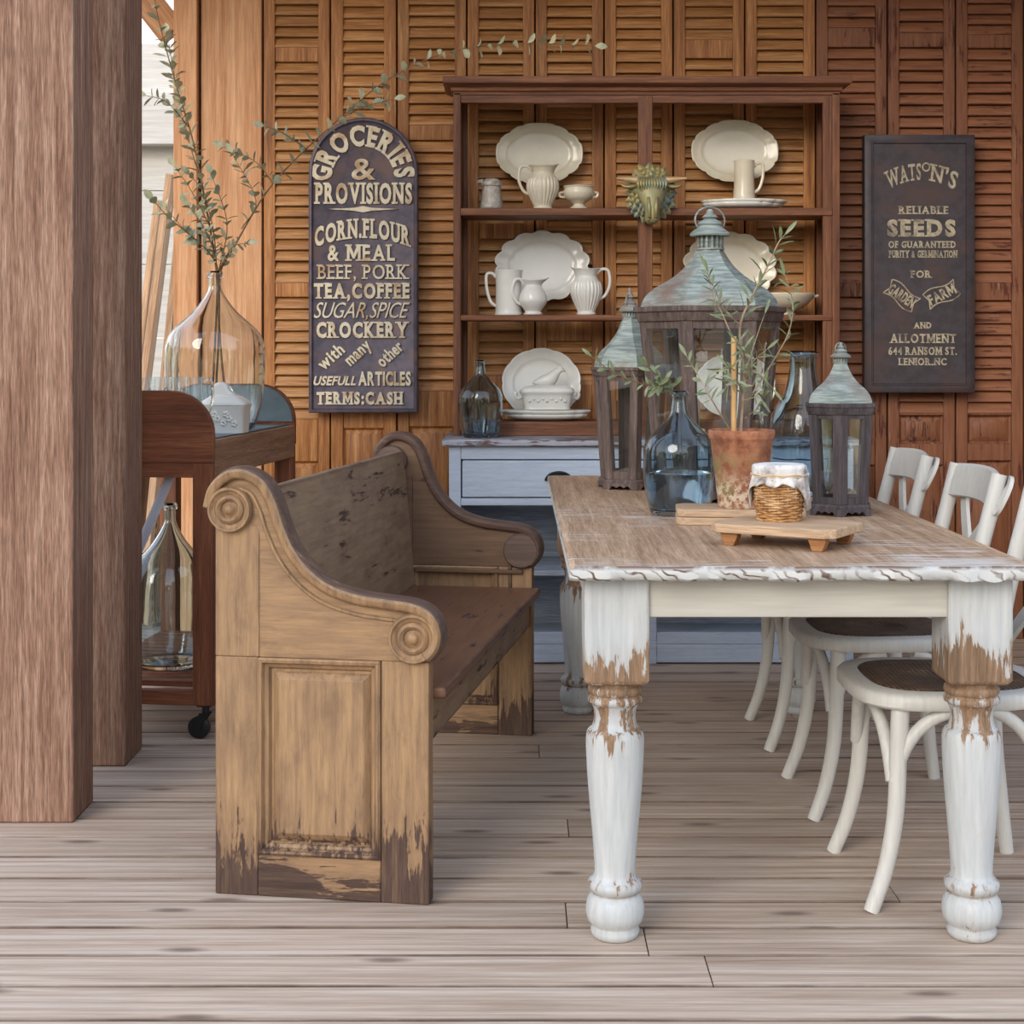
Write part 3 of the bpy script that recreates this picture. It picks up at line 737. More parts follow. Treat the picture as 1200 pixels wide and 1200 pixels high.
# ---------------------------------------------------------------- cart
CZ = .918
def cart():
    a = R(6.7); W = .50; L = .99
    rt = thing('potting_cart', 'red-brown rolling wooden cart with rounded ends and a zinc tray', 'cart', (-.924, 4.80, 0), -a)
    # local: x from -W to 0 (0 = side facing us), y from 0 to L
    r = .14
    out = [(-W, .845), (0, .845), (0, .93)] + [(-r + r * cos(t), .93 + (1.066 - .93) * sin(t)) for t in [PI/2 * i / 10 for i in range(1, 11)]] + [(-W + r + r * cos(t), .93 + .136 * sin(t)) for t in [PI/2 + PI/2 * i / 10 for i in range(11)]]
    for y0, lab in ((0, 'near end board with rounded shoulders'), (L - .025, 'far end board lined with zinc')):
        e = MB().prism(out, y0, y0 + .025).build('end_board', M_cart, rt, bevel=.003); tag(e, lab)
        rr = MB().box(-W + .06, -.065, y0 + .002, y0 + .03, .80, .845).build('end_rail', M_cart, e, bevel=.002)
        sh = [(x * .97 - .008, .918 + (z - .918) * .96) for x, z in out if z > .92]
        yy = y0 + .026 if y0 == 0 else y0 - .003
        MB().prism(sh, yy, yy + .002).build('zinc_lining', M_zinc, e)
    for x in (-W, -.022): MB().box(x, x + .022, .025, L - .025, .80, .914).build('side_board', M_carty, rt, bevel=.003)
    tag(MB().box(-W + .022, -.022, .025, L - .025, .905, CZ).build('tray', M_zinc, rt), 'grey zinc tray floor')
    for x in (-W + .0, -.068):
        for y in (.002, L - .062):
            lg = MB().box(x + .002, x + .066, y, y + .06, .105, .845).build('leg', M_cartz, rt, bevel=.003)
            k = MB(); cx, cy = x + .034, y + .03
            k.box(cx - .022, cx + .022, cy - .02, cy + .02, .1, .106); k.lathe([(0, .075), (.012, .075), (.012, .1), (0, .1)], 12, (cx, cy, 0))
            for d in (-.014, .014): k.prism([(cx - .030, .030), (cx - .018, .026), (cx + .016, .08), (cx - .016, .08)], cy + d - .0015, cy + d + .0015)
            ks = k.build('caster', M_black, lg)
            M = Matrix.Translation((cx - .02, cy, .034)) @ Matrix.Rotation(R(90), 4, 'X')
            MB().lathe([(0, -.010), (.012, -.011), (.026, -.011), (.034, -.008), (.034, .008), (.026, .011), (.012, .011), (0, .010)], 24, M=M).build('caster_wheel', M_black, lg)
    for y in (.005, L - .035): MB().box(-W + .06, -.065, y, y + .028, .105, .15).build('lower_rail', M_cart, rt, bevel=.002)
    for x in (-W + .012, -.042): MB().box(x, x + .028, .06, L - .06, .105, .15).build('lower_rail', M_carty, rt, bevel=.002)
    n = 14
    for i in range(n): MB().box(-W + .012, -.012, .06 + i * (L - .12) / n, .06 + i * (L - .12) / n + .042, .15, .168).build('slat', M_cart, rt, bevel=.002)
    # steel brace on the far side
    br = MB(); br.tube([(-.125, .05, .86), (-.43, .05, .18)], .015, 4, flat=.3, up=(0, 1, 0)); tag(br.build('diagonal_brace', M_steel, rt), 'pale steel diagonal brace')
    return rt
CART = cart()
def oncart(x, y, z=CZ):
    a = R(-6.7); return Vector((-.924 + x * cos(a) - y * sin(a), 4.80 + x * sin(a) + y * cos(a), z))
# ---------------------------------------------------------------- signs
SERIF = {'I': 'tbm', 'P': 'tl bl', 'R': 'tl bl br', 'N': 'tl bl tr', 'M': 'tl bl tr br', 'A': 'bl br', 'V': 'tl tr', 'E': 'tl bl', 'F': 'tl bl', 'L': 'tl bl', 'U': 'tl tr', 'T': 'bm',
         'K': 'tl bl tr br', 'H': 'tl bl tr br', 'Y': 'tl tr bm', 'B': 'tl bl', 'D': 'tl bl', 'W': 'tl tr', 'X': 'tl tr bl br'}
def glyph_line(mb, body, x0, x1, z0, z1, bold=.02, serif=False, shear=0.0, th=.004, y=0, warp=None, gap=.07, rot=None):
    """lay a line of raised letters in the x-z plane, facing -y, fitted to the box"""
    vs, fs, cx = [], [], 0.0
    for ch in body:
        if ch == ' ': cx += .34; continue
        cu = bpy.data.curves.new('t', 'FONT'); cu.body = ch; cu.offset = bold; cu.resolution_u = 3; cu.extrude = .5
        o = bpy.data.objects.new('t', cu); me = o.to_mesh()
        pv = [v.co.copy() for v in me.vertices]; pf = [tuple(p.vertices) for p in me.polygons]; o.to_mesh_clear()
        bpy.data.objects.remove(o); bpy.data.curves.remove(cu)
        if ch == 'M':                                   # drawn by hand: outline, front, back and edges
            q = .13 + bold; ol = [(0, -bold), (0, .7 + bold), (q + .03, .7 + bold), (.40, .30), (.77 - q, .7 + bold), (.80, .7 + bold), (.80, -bold), (.80 - q, -bold), (.80 - q, .42), (.45, .08), (.35, .08), (q, .42), (q, -bold)]
            n_ = len(ol); pv = [Vector((a, b, c)) for c in (-.5, .5) for a, b in ol]
            pf = [tuple(reversed(range(n_))), tuple(range(n_, 2 * n_))] + [(i, (i + 1) % n_, (i + 1) % n_ + n_, i + n_) for i in range(n_)]
        mn = min(p.x for p in pv); mx = max(p.x for p in pv)
        b = len(vs); vs += [(p.x - mn + cx, p.y, p.z) for p in pv]; fs += [tuple(b + i for i in f) for f in pf]
        if serif and ch in SERIF:
            fz = .46; sw, shh = .13, .075; stem = .16 + bold; wd = mx - mn
            for k in SERIF[ch].split():
                zt = .70 + bold - shh if k[0] == 't' else -bold
                for kk in (('t', 'b') if k == 'tbm' else (k[0],)):
                    fz -= .03
                    zt = .70 + bold - shh if kk == 't' else -bold
                    xc = wd / 2 if k[-1] == 'm' else (stem / 2 if k[-1] == 'l' else wd - stem / 2)
                    bb = len(vs); a, c = cx + xc - stem / 2 - sw * .8, cx + xc + stem / 2 + sw * .8
                    vs += [(p, q, r_) for p in (a, c) for q in (zt, zt + shh) for r_ in (-.5, fz)]
                    fs += [tuple(bb + i for i in f) for f in [(0, 1, 3, 2), (4, 6, 7, 5), (0, 4, 5, 1), (2, 3, 7, 6), (0, 2, 6, 4), (1, 5, 7, 3)]]
        cx += mx - mn + gap + (.06 if serif else 0)
    mnx = min(v[0] for v in vs); mxx = max(v[0] for v in vs); mny = -bold if body[0] not in '&' else min(v[1] for v in vs); mny = min(mny, 0); mxy = .70 + bold
    if body.islower(): mny = min(v[1] for v in vs); mxy = max(v[1] for v in vs)
    out = []
    for (a, b, c) in vs:
        u = (a - mnx) / (mxx - mnx); v = (b - mny) / (mxy - mny)
        X = x0 + (x1 - x0) * u + shear * (v - .5) * (z1 - z0); Z = z0 + (z1 - z0) * v
        if rot:
            cxx, cz = (x0 + x1) / 2, (z0 + z1) / 2; d = Vector((X - cxx, Z - cz)); d.rotate(Matrix.Rotation(rot, 2)); X, Z = cxx + d.x, cz + d.y
        if warp: X, Z = warp(X, Z, u, v)
        out.append((X, y - th * (c + .5), Z))
    mb.add(out, fs)

def sign_groceries():
    Y = 6.44; k = Y / F; cx = 426.0; by = 485.0
    org = P(cx, by, Y); rt = thing('tin_sign', 'tall arched dark tin sign listing groceries and provisions, hung on the shutters', 'sign', org)
    W = 64 * k; H = 347 * k; X = lambda p: (p - cx) * k; Z = lambda p: (by - p) * k
    r = W; zc = H - r
    def outl(i):
        rr = r - i; n = 24
        return [(-rr, .004 + i), (rr, .004 + i)] + [(rr * cos(PI * j / n), zc + rr * sin(PI * j / n)) for j in range(n + 1)]
    mb = MB()
    L = [[(x, y, z_) for x, z_ in outl(i)] for i, y in ((0, .022), (0, -.006), (.004, -.010), (.012, -.010), (.017, .0), (.02, .003))]
    mb.loft(L); mb.build('sign_panel', M_sign, rt, sharp=50)
    def line(*a, **kw):
        m_ = MB(); glyph_line(m_, a[0], X(a[1]), X(a[2]), Z(a[4]), Z(a[3]), y=.003, th=.008, **kw); q = m_.build('lettering', M_letter, rt, sharp=0, normals=False); q.data.shade_flat()
    def arch(cxp, cyp, rm, a0, a1):
        def f(x, z_, u, v):
            a = R(a0 + (a1 - a0) * u); rr = (rm + (v - .5) * 25) * k
            return X(cxp) + rr * cos(a), Z(cyp) + rr * sin(a)
        return f
    line('GROCERIES', 372, 480, 150, 175, bold=.045, serif=True, warp=arch(425.5, 208, 49, 184, 0), gap=.1)
    line('&', 412, 440, 185, 211, bold=.015)
    line('PROVISIONS', 368, 483, 214, 239, bold=.04, serif=True)
    m_ = MB(); m_.prism([(X(384), Z(245)), (X(415), Z(247)), (X(425.5), Z(249)), (X(436), Z(247)), (X(467), Z(245)), (X(436), Z(243.6)), (X(425.5), Z(241.5)), (X(415), Z(243.6))], -.004, .003); m_.build('flourish', M_letter, rt)
    def sag(x, z_, u, v): return x, z_ - ((u - .5) * 2) ** 2 * 11 * k
    line('CORN.FLOUR', 369, 482, 256, 279, bold=.04, serif=True, warp=sag)
    line('& MEAL', 384, 463, 286.5, 306, bold=.025, serif=True)
    line('BEEF, PORK', 371, 479.5, 310, 327, bold=.008, serif=True)
    line('TEA,COFFEE', 368, 480, 331.5, 350, bold=.045, serif=True)
    line('SUGAR,SPICE', 370, 478, 354, 372.5, bold=.0, shear=.3)
    line('CROCKERY', 371, 479.5, 377, 396, bold=.045, serif=True)
    for s_, c_, d_ in (('with', 387.5, 418), ('many', 421.7, 416), ('other', 456.6, 414.5)):
        line(s_, c_ - 17, c_ + 17, d_ - 7.5, d_ + 7.5, bold=.03, rot=R(42))
    line('USEFULL', 368, 418, 440.5, 451.5, bold=.03, shear=.25); line('ARTICLES', 420, 481.5, 435, 452, bold=.04)
    line('TERMS:CASH', 371, 473, 459, 474, bold=.05, serif=True)
sign_groceries()

def sign_seeds():
    Y = 6.42; k = Y / F; cx = 1077.5; by = 460.0
    rt = thing('tin_sign', 'dark rectangular tin seeds sign with faded cream lettering, hung on red-brown shutters', 'sign', P(cx, by, Y))
    W = 64.5 * k; H = 302 * k; X = lambda p: (p - cx) * k; Z = lambda p: (by - p) * k
    def ring(i, y): return [(-W + i, y, i), (W - i, y, i), (W - i, y, H - i), (-W + i, y, H - i)]
    MB().loft([ring(0, .045), ring(0, -.004), ring(.003, -.006), ring(.028, -.006), ring(.030, -.009), ring(.034, -.009), ring(.037, -.002)]).build('sign_panel', M_signd, rt, sharp=40)
    def line(*a, **kw):
        m_ = MB(); glyph_line(m_, a[0], X(a[1]), X(a[2]), Z(a[4]), Z(a[3]), y=-.002, th=.003, **kw); q = m_.build('lettering', M_letterd, rt, sharp=0, normals=False); q.data.shade_flat()
    def arc(x, z_, u, v): s_ = (x - X(1079)) / (42 * k); return x + s_ * (v - .5) * 6 * k, z_ - s_ * s_ * 12 * k
    line('WATS', 1038, 1079, 191, 211, bold=.02, serif=True, warp=arc)
    line('O', 1080, 1090, 190, 201, bold=.01, warp=arc)
    line("N'S", 1089, 1121, 191, 211, bold=.02, serif=True, warp=arc)
    line('RELIABLE', 1052, 1111, 241.5, 251, bold=.03, serif=True)
    line('SEEDS', 1039.5, 1119.5, 257, 277.5, bold=.05, serif=True)
    line('OF GUARANTEED', 1041, 1119.5, 282.5, 290.5, bold=.03, serif=True)
    line('PURITY & GERMINATION', 1041, 1122, 293.5, 302, bold=.03, serif=True)
    line('FOR', 1066, 1092, 317, 325.5, bold=.03, serif=True)
    for s_, a, b, an in (('GARDEN', 1056.6, 346.5, -34), ('FARM', 1103.4, 345, 27)):
        line(s_, a - 17, a + 17, b - 6.5, b + 6.5, bold=.03, rot=R(an))
        m_ = MB(); M = Matrix.Translation((X(a), 0, Z(b))) @ Matrix.Rotation(-R(an), 4, 'Y')
        for sg in (-1, 1):
            m_.tube([((-20 + 4 * i) * k, -.003, (sg * 9.5 + 2.2 * sin((i / 10) * 2 * PI)) * k) for i in range(11)], .8 * k, 5, M=M)
            m_.tube([(sg * 20 * k, -.003, -9.5 * k), (sg * 16.5 * k, -.003, 0), (sg * 20 * k, -.003, 9.5 * k)], .8 * k, 5, M=M)
        m_.build('ribbon_outline', M_letterd, rt)
    line('AND', 1070, 1091, 377.5, 385, bold=.04, serif=True)
    line('ALLOTMENT', 1042, 1120, 391, 402, bold=.03, serif=True)
    line('644 RANSOM ST.', 1041, 1121, 406.5, 416, bold=.03, serif=True)
    line('LENIOR.NC', 1052, 1109, 419.5, 428, bold=.03, serif=True)
sign_seeds()

# ---------------------------------------------------------------- crockery
def sup(a, ex): c, s_ = cos(a), sin(a); d = (abs(c) ** ex + abs(s_) ** ex) ** (-1 / ex); return d
def platter(label, w, h, fn, depth=.024, mat=None, rim=.74, name='platter', group=None, M=None):
    """an oval dish in its own x-z plane, front towards -y; fn(angle) scales the outline"""
    n = 96; rt = MB()
    def ring(k, y, wob=1.0):
        return [(w / 2 * k * (1 + (fn(2*PI*i/n) - 1) * wob) * cos(2*PI*i/n), y, h / 2 * k * (1 + (fn(2*PI*i/n) - 1) * wob) * sin(2*PI*i/n)) for i in range(n)]
    d = depth
    R_ = [ring(.02, d*.42, .3), ring(.40, d*.42, .3), ring(rim - .1, d*.42, .35), ring(rim - .02, d*.30, .4), ring(rim, d*.18, .4), ring(rim + .03, d*.16, .5), ring(.95, -.004, .95), ring(.985, -.008, 1), ring(1.0, -.006, 1), ring(.99, -.001, 1), ring(.92, .008, .9), ring(rim, d*.5, .5), ring(rim - .1, d*.75, .4), ring(.4, d*.75, .3), ring(.02, d*.75, .3)]
    rt.loft(R_, M=M); o = rt.build(name, mat or M_china, sharp=0); tag(o, label, 'platter', group); return o
def fn_oct(a):
    c, s_ = abs(cos(a)), abs(sin(a)); p = 12
    r = (c ** p + s_ ** p + ((c + s_) / 1.40) ** p) ** (-1 / p)
    q = math.atan2(s_, c)
    for v in (.40, 1.17, .785): r -= .035 * math.exp(-((q - v) / .05) ** 2)
    return r * .985
def fn_scal(a): return 1 - .075 * (1 - abs(sin(7 * a))) ** 1.2
def fn_oval(a): return 1 - .03 * (1 - abs(sin(5 * a))) ** 2
YP = 6.455
for lab, x, y, w_, h_, fn, m_, ti in (
    ('cream scalloped platter hung upper left behind the ribbed jug', 632, 180, 104, 75, fn_oct, M_chinaw, 8),
    ('cream scalloped platter hung behind the plain mug', 861, 177, 104, 76, fn_oct, M_chinaw, 8),
    ('large white platter with deep scalloped lobes behind three jugs', 635.5, 312, 114, 86, fn_scal, M_china, 8),
    ('white scalloped dish half hidden by the tall lantern roof', 855, 313, 112, 86, fn_scal, M_chinaw, 8)):
    k = YP / F; o = platter(lab, w_ * k, h_ * k, fn, mat=m_, group='platters hung behind the hutch shelves', rim=.76 if fn is fn_oct else .72)
    o.location = P(x, y, YP); o.rotation_euler = (R(-ti), 0, 0)
k = 6.40 / F
for lab, x, y, w_, h_, fn in (('pale oval plate leaning behind the hen tureen', 634.5, 449, 94, 84, fn_oval), ('pale oval plate seen through the tall lantern and olive twigs', 862, 442, 96, 78, fn_oval)):
    o = platter(lab, w_ * k, h_ * k, fn, rim=.72, mat=M_china if x < 700 else M_china, group='oval plates leaning on the bottom shelf')
    o.location = (P(x, y, 6.40).x, 6.418, .909 + h_ * k / 2 * cos(R(10)) + .002); o.rotation_euler = (R(-10), 0, 0)
def flat(label, w, h, loc, fn, group):
    o = platter(label, w, h, fn, depth=.022, group=group, M=Matrix.Rotation(R(-90), 4, 'X')); o.location = loc; return o
yc = 6.30; k = yc / F
flat('lower of two platters stacked under the plain mug', .33, .22, (P(870, 0, yc).x, yc, 1.7645), fn_oct, 'platters stacked under the mug')
flat('upper of two platters stacked under the plain mug', .35, .23, (P(872, 0, yc).x, yc, 1.777), fn_oct, 'platters stacked under the mug')
flat('lower of two white platters stacked under the hen tureen', .33, .18, (P(641, 0, yc).x, yc, .927), fn_oct, 'platters stacked under the tureen')
flat('upper of two white platters stacked under the hen tureen', .365, .19, (P(640, 0, yc).x, yc, .943), fn_oct, 'platters stacked under the tureen')

def jug(name, label, cat, prof, loc, mat, hand=-1, hz=(.3, .85), hr=.05, flute=0, spout=.0, group=None, n=60, facet=0):
    """prof: outer (r, z) from foot to lip"""
    rt = thing(name, label, cat, loc, 0, group); H = prof[-1][1]
    pts = [(p.x, p.y) for p in spline([(r, z_, 0) for r, z_ in prof], 5)] if not facet else prof
    wl = .004
    inner = [(max(r - wl, .001), z_) for r, z_ in reversed(pts) if z_ > .012]
    full = [(0, 0)] + pts + [(pts[-1][0] - wl * .5, H + .002)] + inner + [(0, .012)]
    def mod(a, r, z_):
        k = 1.0; dz = 0
        if flute and .08 * H < z_ < .72 * H: k *= 1 + .07 * abs(sin(a * flute / 2)) - .045
        if spout:
            t_ = max(0, (z_ / H - .72) / .28); da = abs((a - (PI if hand > 0 else 0) + PI) % (2 * PI) - PI)
            b_ = math.exp(-(da / .55) ** 2)
            k *= 1 + spout * t_ * t_ * b_; dz = .055 * H * t_ ** 2 * b_ * (1 if spout > .1 else 0)
            back = math.exp(-((PI - da) / .6) ** 2); dz += .03 * H * t_ ** 2 * back * (1 if spout > .1 else 0)
        return k, dz
    MB().lathe(full, 192 if flute else n, mod=mod).build('body', mat, rt, sharp=0)
    if hand:
        def rad(zq): return min((abs(z_ - zq), r) for r, z_ in pts)[1]
        z0, z1 = hz[0] * H, hz[1] * H; a = hand
        pp = spline([(a * (rad(z0) - .003), 0, z0), (a * (rad(z0) + hr * .45), 0, z0 + (z1 - z0) * .16), (a * (max(rad(z0), rad(z1)) + hr * .8), 0, z0 + (z1 - z0) * .58), (a * (rad(z1) + hr * .85), 0, z1 + .006), (a * (rad(z1) + hr * .35), 0, z1 + .014), (a * (rad(z1) - .003), 0, z1 - .002)], 6)
        MB().tube(pp, .0062, 8).build('handle', mat, rt)
    return rt
S1, S2, SB = 1.748, 1.328, .909
yj = 6.29
X = lambda px, Y=yj: P(px, 0, Y).x
fl = [(.037, 0), (.040, .006), (.036, .016), (.052, .05), (.064, .085), (.060, .118), (.046, .138), (.043, .148), (.050, .165), (.056, .172)]
jug('ribbed_jug', 'cream ribbed jug on the top shelf below the left platter', 'jug', fl, (X(636), yj, S1), M_chinaw, -1, (.35, .93), .05, 24, .17, 'ribbed ironstone jugs')
jug('ribbed_jug', 'white ribbed jug with its handle towards the lantern, second shelf', 'jug', [(r * .98, z_ * 1.06) for r, z_ in fl], (X(687), yj, S2), M_china, 1, (.35, .93), .05, 24, .17, 'ribbed ironstone jugs')
jug('tall_pitcher', 'tall plain white straight-sided pitcher on the second shelf', 'jug', [(.056, 0), (.056, .008), (.053, .02), (.051, .10), (.053, .165), (.055, .178)], (X(596), yj, S2), M_china, -1, (.2, .86), .042, 0, .06)
jug('cream_jug', 'small glossy white round-bellied jug between two taller jugs', 'jug', [(.036, 0), (.038, .006), (.032, .014), (.050, .04), (.056, .06), (.048, .09), (.034, .112), (.034, .122), (.046, .138)], (X(624.5), yj - .05, S2), M_china, -1, (.3, .93), .04, 0, .38)
jug('mug', 'tall plain cream mug standing on stacked platters', 'mug', [(.046, 0), (.046, .008), (.043, .02), (.040, .08), (.041, .14), (.043, .158)], (X(872, 6.33), 6.33, 1.789), M_chinaw, 1, (.2, .86), .04)
c = jug('covered_creamer', 'grey crackled octagonal creamer with a lid, at the left end of the top shelf', 'creamer', [(.050, 0), (.047, .012), (.037, .085), (.036, .098)], (X(576), yj, S1), M_grey, 0, n=8, facet=1)
mb = MB(); mb.lathe([(0, .094), (.040, .094), (.042, .100), (.038, .112), (.024, .124), (0, .127)], 8)
mb.tube([(-.034, 0, .112), (-.05, 0, .113), (-.058, 0, .106)], [.012, .008, .003], 8); mb.build('lid', M_grey, c)
c = jug('sugar_bowl', 'cream footed sugar bowl beside the ribbed jug', 'bowl', [(.036, 0), (.037, .006), (.022, .018), (.026, .026), (.052, .044), (.062, .066), (.058, .084), (.062, .092)], (X(678), yj, S1), M_chinaw, 0)
for s_ in (-1, 1): MB().tube(spline([(s_ * .055, 0, .05), (s_ * .072, 0, .052), (s_ * .076, 0, .066), (s_ * .060, 0, .07)], 5), .005, 7).build('handle', M_chinaw, c)
c = jug('serving_bowl', 'cream bowl on the second shelf behind the tall lantern', 'bowl', [(.06, 0), (.062, .006), (.058, .014), (.105, .04), (.13, .068), (.138, .085)], (X(914, 6.31), 6.31, S2), M_chinaw, 0)
for s_ in (-1, 1): MB().tube(spline([(s_ * .130, -.02, .074), (s_ * .148, -.016, .077), (s_ * .148, .016, .077), (s_ * .130, .02, .074)], 5), .006, 7).build('handle', M_chinaw, c)
c = jug('stoneware_bottle', 'small grey bottle with narrow neck behind the blue demijohn', 'bottle', [(.026, 0), (.026, .01), (.024, .08), (.022, .1), (.011, .122), (.009, .15), (.012, .155)], (P(812, 0, 6.1).x, 6.1, .8855), M_grey, 0)
o = MB().box(-.035, .035, -.025, .025, 0, .032).build('wooden_block', M_board, bevel=.002); o.location = (P(815, 0, 6.1).x, 6.1, .853); tag(o, 'small pale wood block under the grey bottle', 'block')

def rbox(mb, w, d, z_levels, n=48, ex=5):
    rings = []
    for k, z_ in z_levels:
        rings.append([(w * k * sup(2*PI*i/n, ex) * cos(2*PI*i/n), d * k * sup(2*PI*i/n, ex) * sin(2*PI*i/n), z_) for i in range(n)])
    mb.loft(rings)
def tureen():
    rt = thing('hen_tureen', 'white covered tureen with a hen on its lid, on stacked platters', 'tureen', (P(641, 0, yc).x, yc, .953))
    mb = MB(); rbox(mb, .108, .075, [(.5, .001), (.86, .0), (.86, .006), (.84, .012), (.93, .05), (.96, .062), (1.02, .066), (1.03, .072), (.98, .074), (.9, .06), (.5, .02)])
    mb.build('base', M_china, rt, sharp=60)
    for s_ in (-1, 1): MB().tube(spline([(s_ * .098, 0, .05), (s_ * .118, 0, .044), (s_ * .126, 0, .058), (s_ * .122, 0, .068)], 5), [.008] * 15 + [.005], 8).build('handle', M_china, rt)
    mb = MB()
    for i in range(9):
        x = -.07 + i * .0175; mb.lathe([(0, -.004), (.006, 0), (.004, .003), (0, .004)], 8, M=Matrix.Translation((x, -.0665 - .003, .035 + .008 * (i % 2))) @ Matrix.Rotation(R(90), 4, 'X'))
    mb.build('relief', M_china, rt, sharp=0)
    l = MB(); rbox(l, .108, .075, [(.6, .072), (.99, .0735), (1.0, .078), (.93, .086), (.8, .092), (.5, .097), (.2, .099)])
    lid = l.build('lid', M_china, rt, sharp=60)
    h = MB(); rings = []
    for x, zc, ry, rz in ((-.058, .106, .006, .004), (-.048, .108, .016, .010), (-.025, .112, .028, .020), (.005, .118, .032, .027), (.028, .128, .026, .032), (.042, .140, .017, .027), (.050, .152, .012, .017), (.056, .158, .011, .012), (.064, .156, .007, .007), (.074, .151, .002, .002)):
        rings.append([(x, ry * cos(2*PI*i/16), zc + rz * sin(2*PI*i/16)) for i in range(16)])
    h.loft(rings); h.prism([(.05, .164), (.046, .172), (.054, .171), (.058, .174), (.062, .164)], -.002, .002); h.build('hen', M_china, lid, sharp=0)
tureen()
def butter():
    a = R(-6.7); rt = thing('butter_dish', 'white lidded ceramic box with raised flowers on the cart tray', 'dish', (P(265, 0, 5.2).x, 5.2, CZ), a); rt.scale = (1.12, 1.12, 1.12)
    mb = MB(); rbox(mb, .066, .05, [(.5, .001), (.9, 0), (.96, .07), (1.0, .074), (1.02, .08), (.9, .081)], ex=9); mb.build('base', M_china, rt, sharp=50)
    f = MB()
    for x, z_ in ((-.03, .03), (-.012, .042), (.006, .03), (.024, .042), (.038, .028), (-.02, .055), (.014, .055)):
        for q in range(5):
            f.lathe([(0, -.003), (.005, 0), (.003, .004), (0, .0045)], 8, M=Matrix.Translation((x + .006 * cos(q * 1.257), -.0445 - .05 * z_, z_ + .006 * sin(q * 1.257))) @ Matrix.Rotation(R(90), 4, 'X'))
    f.build('relief', M_china, rt, sharp=0)
    l = MB(); rbox(l, .066, .05, [(.6, .08), (1.04, .081), (1.05, .086), (.95, .094), (.62, .108), (.4, .112)], ex=6)
    lid = l.build('lid', M_china, rt, sharp=50)
    k_ = MB(); k_.prism([(-.04, .10), (-.042, .125), (-.032, .145), (-.012, .15), (.004, .142), (.012, .125), (.034, .108)], -.016, .016); k_.build('knob', M_china, lid, bevel=.008, seg=3)
butter()

# ---------------------------------------------------------------- bottles
def demijohn(label, loc, H, Rr, mat, nk=.15, liquid=0.0, group='glass demijohns', wide=False):
    rt = thing('demijohn', label, 'bottle', loc, 0, group)
    if wide: cp = [(.74, .0), (.82, .025), (.94, .12), (1, .3), (1, .44), (.93, .54), (.78, .62), (.6, .68), (.5, .75), (nk * 1.04, .86), (nk, .93), (nk, .955)]
    else: cp = [(.72, .0), (.80, .025), (.92, .14), (.985, .3), (1, .46), (.97, .55), (.86, .62), (.66, .68), (.45, .74), (.27, .81), (nk * 1.1, .88), (nk, .93), (nk, .955)]
    out = [(p.x * Rr, p.y * H) for p in spline([(a, b, 0) for a, b in cp], 5)]
    lip = [(nk * Rr + .0, .956 * H), (nk * Rr + .005, .962 * H), (nk * Rr + .0065, .975 * H), (nk * Rr + .005, .988 * H), (nk * Rr + .002, H), (nk * Rr - .002, H)]
    wl = .0045 if Rr > .12 else .0035
    inn = [(max(r - wl, .003), z_) for r, z_ in reversed(out) if z_ > .012]
    full = [(0, .012), (.3 * Rr, .008), (.62 * Rr, .0)] + out + lip + inn + [(.5 * Rr, .017), (0, .02)]
    MB().lathe(full, 56).build('bottle', mat, rt, sharp=0)
    if liquid:
        zl = liquid * H; l = [(max(r - wl - .0006, .003), z_) for r, z_ in out if .016 < z_ < zl]
        tag(MB().lathe([(0, .0215), (.5 * Rr, .0185)] + l + [(l[-1][0], zl), (0, zl)], 56).build('water', M_water, rt, sharp=60), 'water filling the lower half')
    return rt
def water_mat():
    m, t = newmat('still_water'); finish(t, Base_Color=(.80, .86, .92, 1), Roughness=0, IOR=1.33, Transmission_Weight=1.0); return m
M_water = water_mat()
dj = oncart(-.175, .66); demijohn('big clear demijohn holding olive branches on the cart', (P(252, 0, 5.48).x, 5.48, CZ), .545, .172, M_gclear, .13)
demijohn('clear demijohn on the slatted bottom shelf of the cart', (P(199, 0, 5.12).x, 5.12, .169), .525, .140, M_gaqua, .13)
demijohn('small blue demijohn standing on the hutch counter', (P(563, 0, 6.085).x, 6.085, .853), .298, .086, M_gblue, .2)
demijohn('blue demijohn half full of water at the front of the table arrangement', (P(796, 0, 4.06).x, 4.06, TZ), .318, .093, M_gblue, .2, .34)
demijohn('wide-necked blue demijohn between pot and dark lantern', (P(941, 0, 4.62).x, 4.62, TZ), .42, .098, M_gblue, .4, wide=True)
def glassmug(i, px, Y, handle, label):
    rt = thing('glass_mug', label, 'glass', (P(px, 0, Y).x, Y, CZ), 0, 'glass mugs on the cart')
    pr = [(.022, 0), (.024, .004), (.023, .03), (.024, .10), (.027, .186)]
    full = [(0, 0)] + pr + [(.0255, .188)] + [(r - .0028, z_) for r, z_ in reversed(pr) if z_ > .01] + [(0, .014)]
    MB().lathe(full, 32).build('bowl', M_pane, rt, sharp=50)
    MB().tube(spline([(.023, 0, .06), (.036, 0, .064), (.054, 0, .11), (.056, 0, .16), (.044, 0, .182), (.0255, 0, .17)] if handle else [(.0, .023, .05), (0, .038, .052), (0, .048, .09), (0, .046, .14), (0, .036, .15), (0, .0255, .145)], 6), .0042, 8).build('handle', M_gclear, rt)
glassmug(0, 172, 4.90, 0, 'glass mug next to the slim cedar post, end of its row')
glassmug(1, 190.5, 4.91, 0, 'second glass mug from the cedar post')
glassmug(2, 209.5, 4.90, 0, 'third glass mug from the cedar post')
glassmug(3, 228, 4.89, 1, 'glass mug overlapping the white butter dish, its handle turned out')

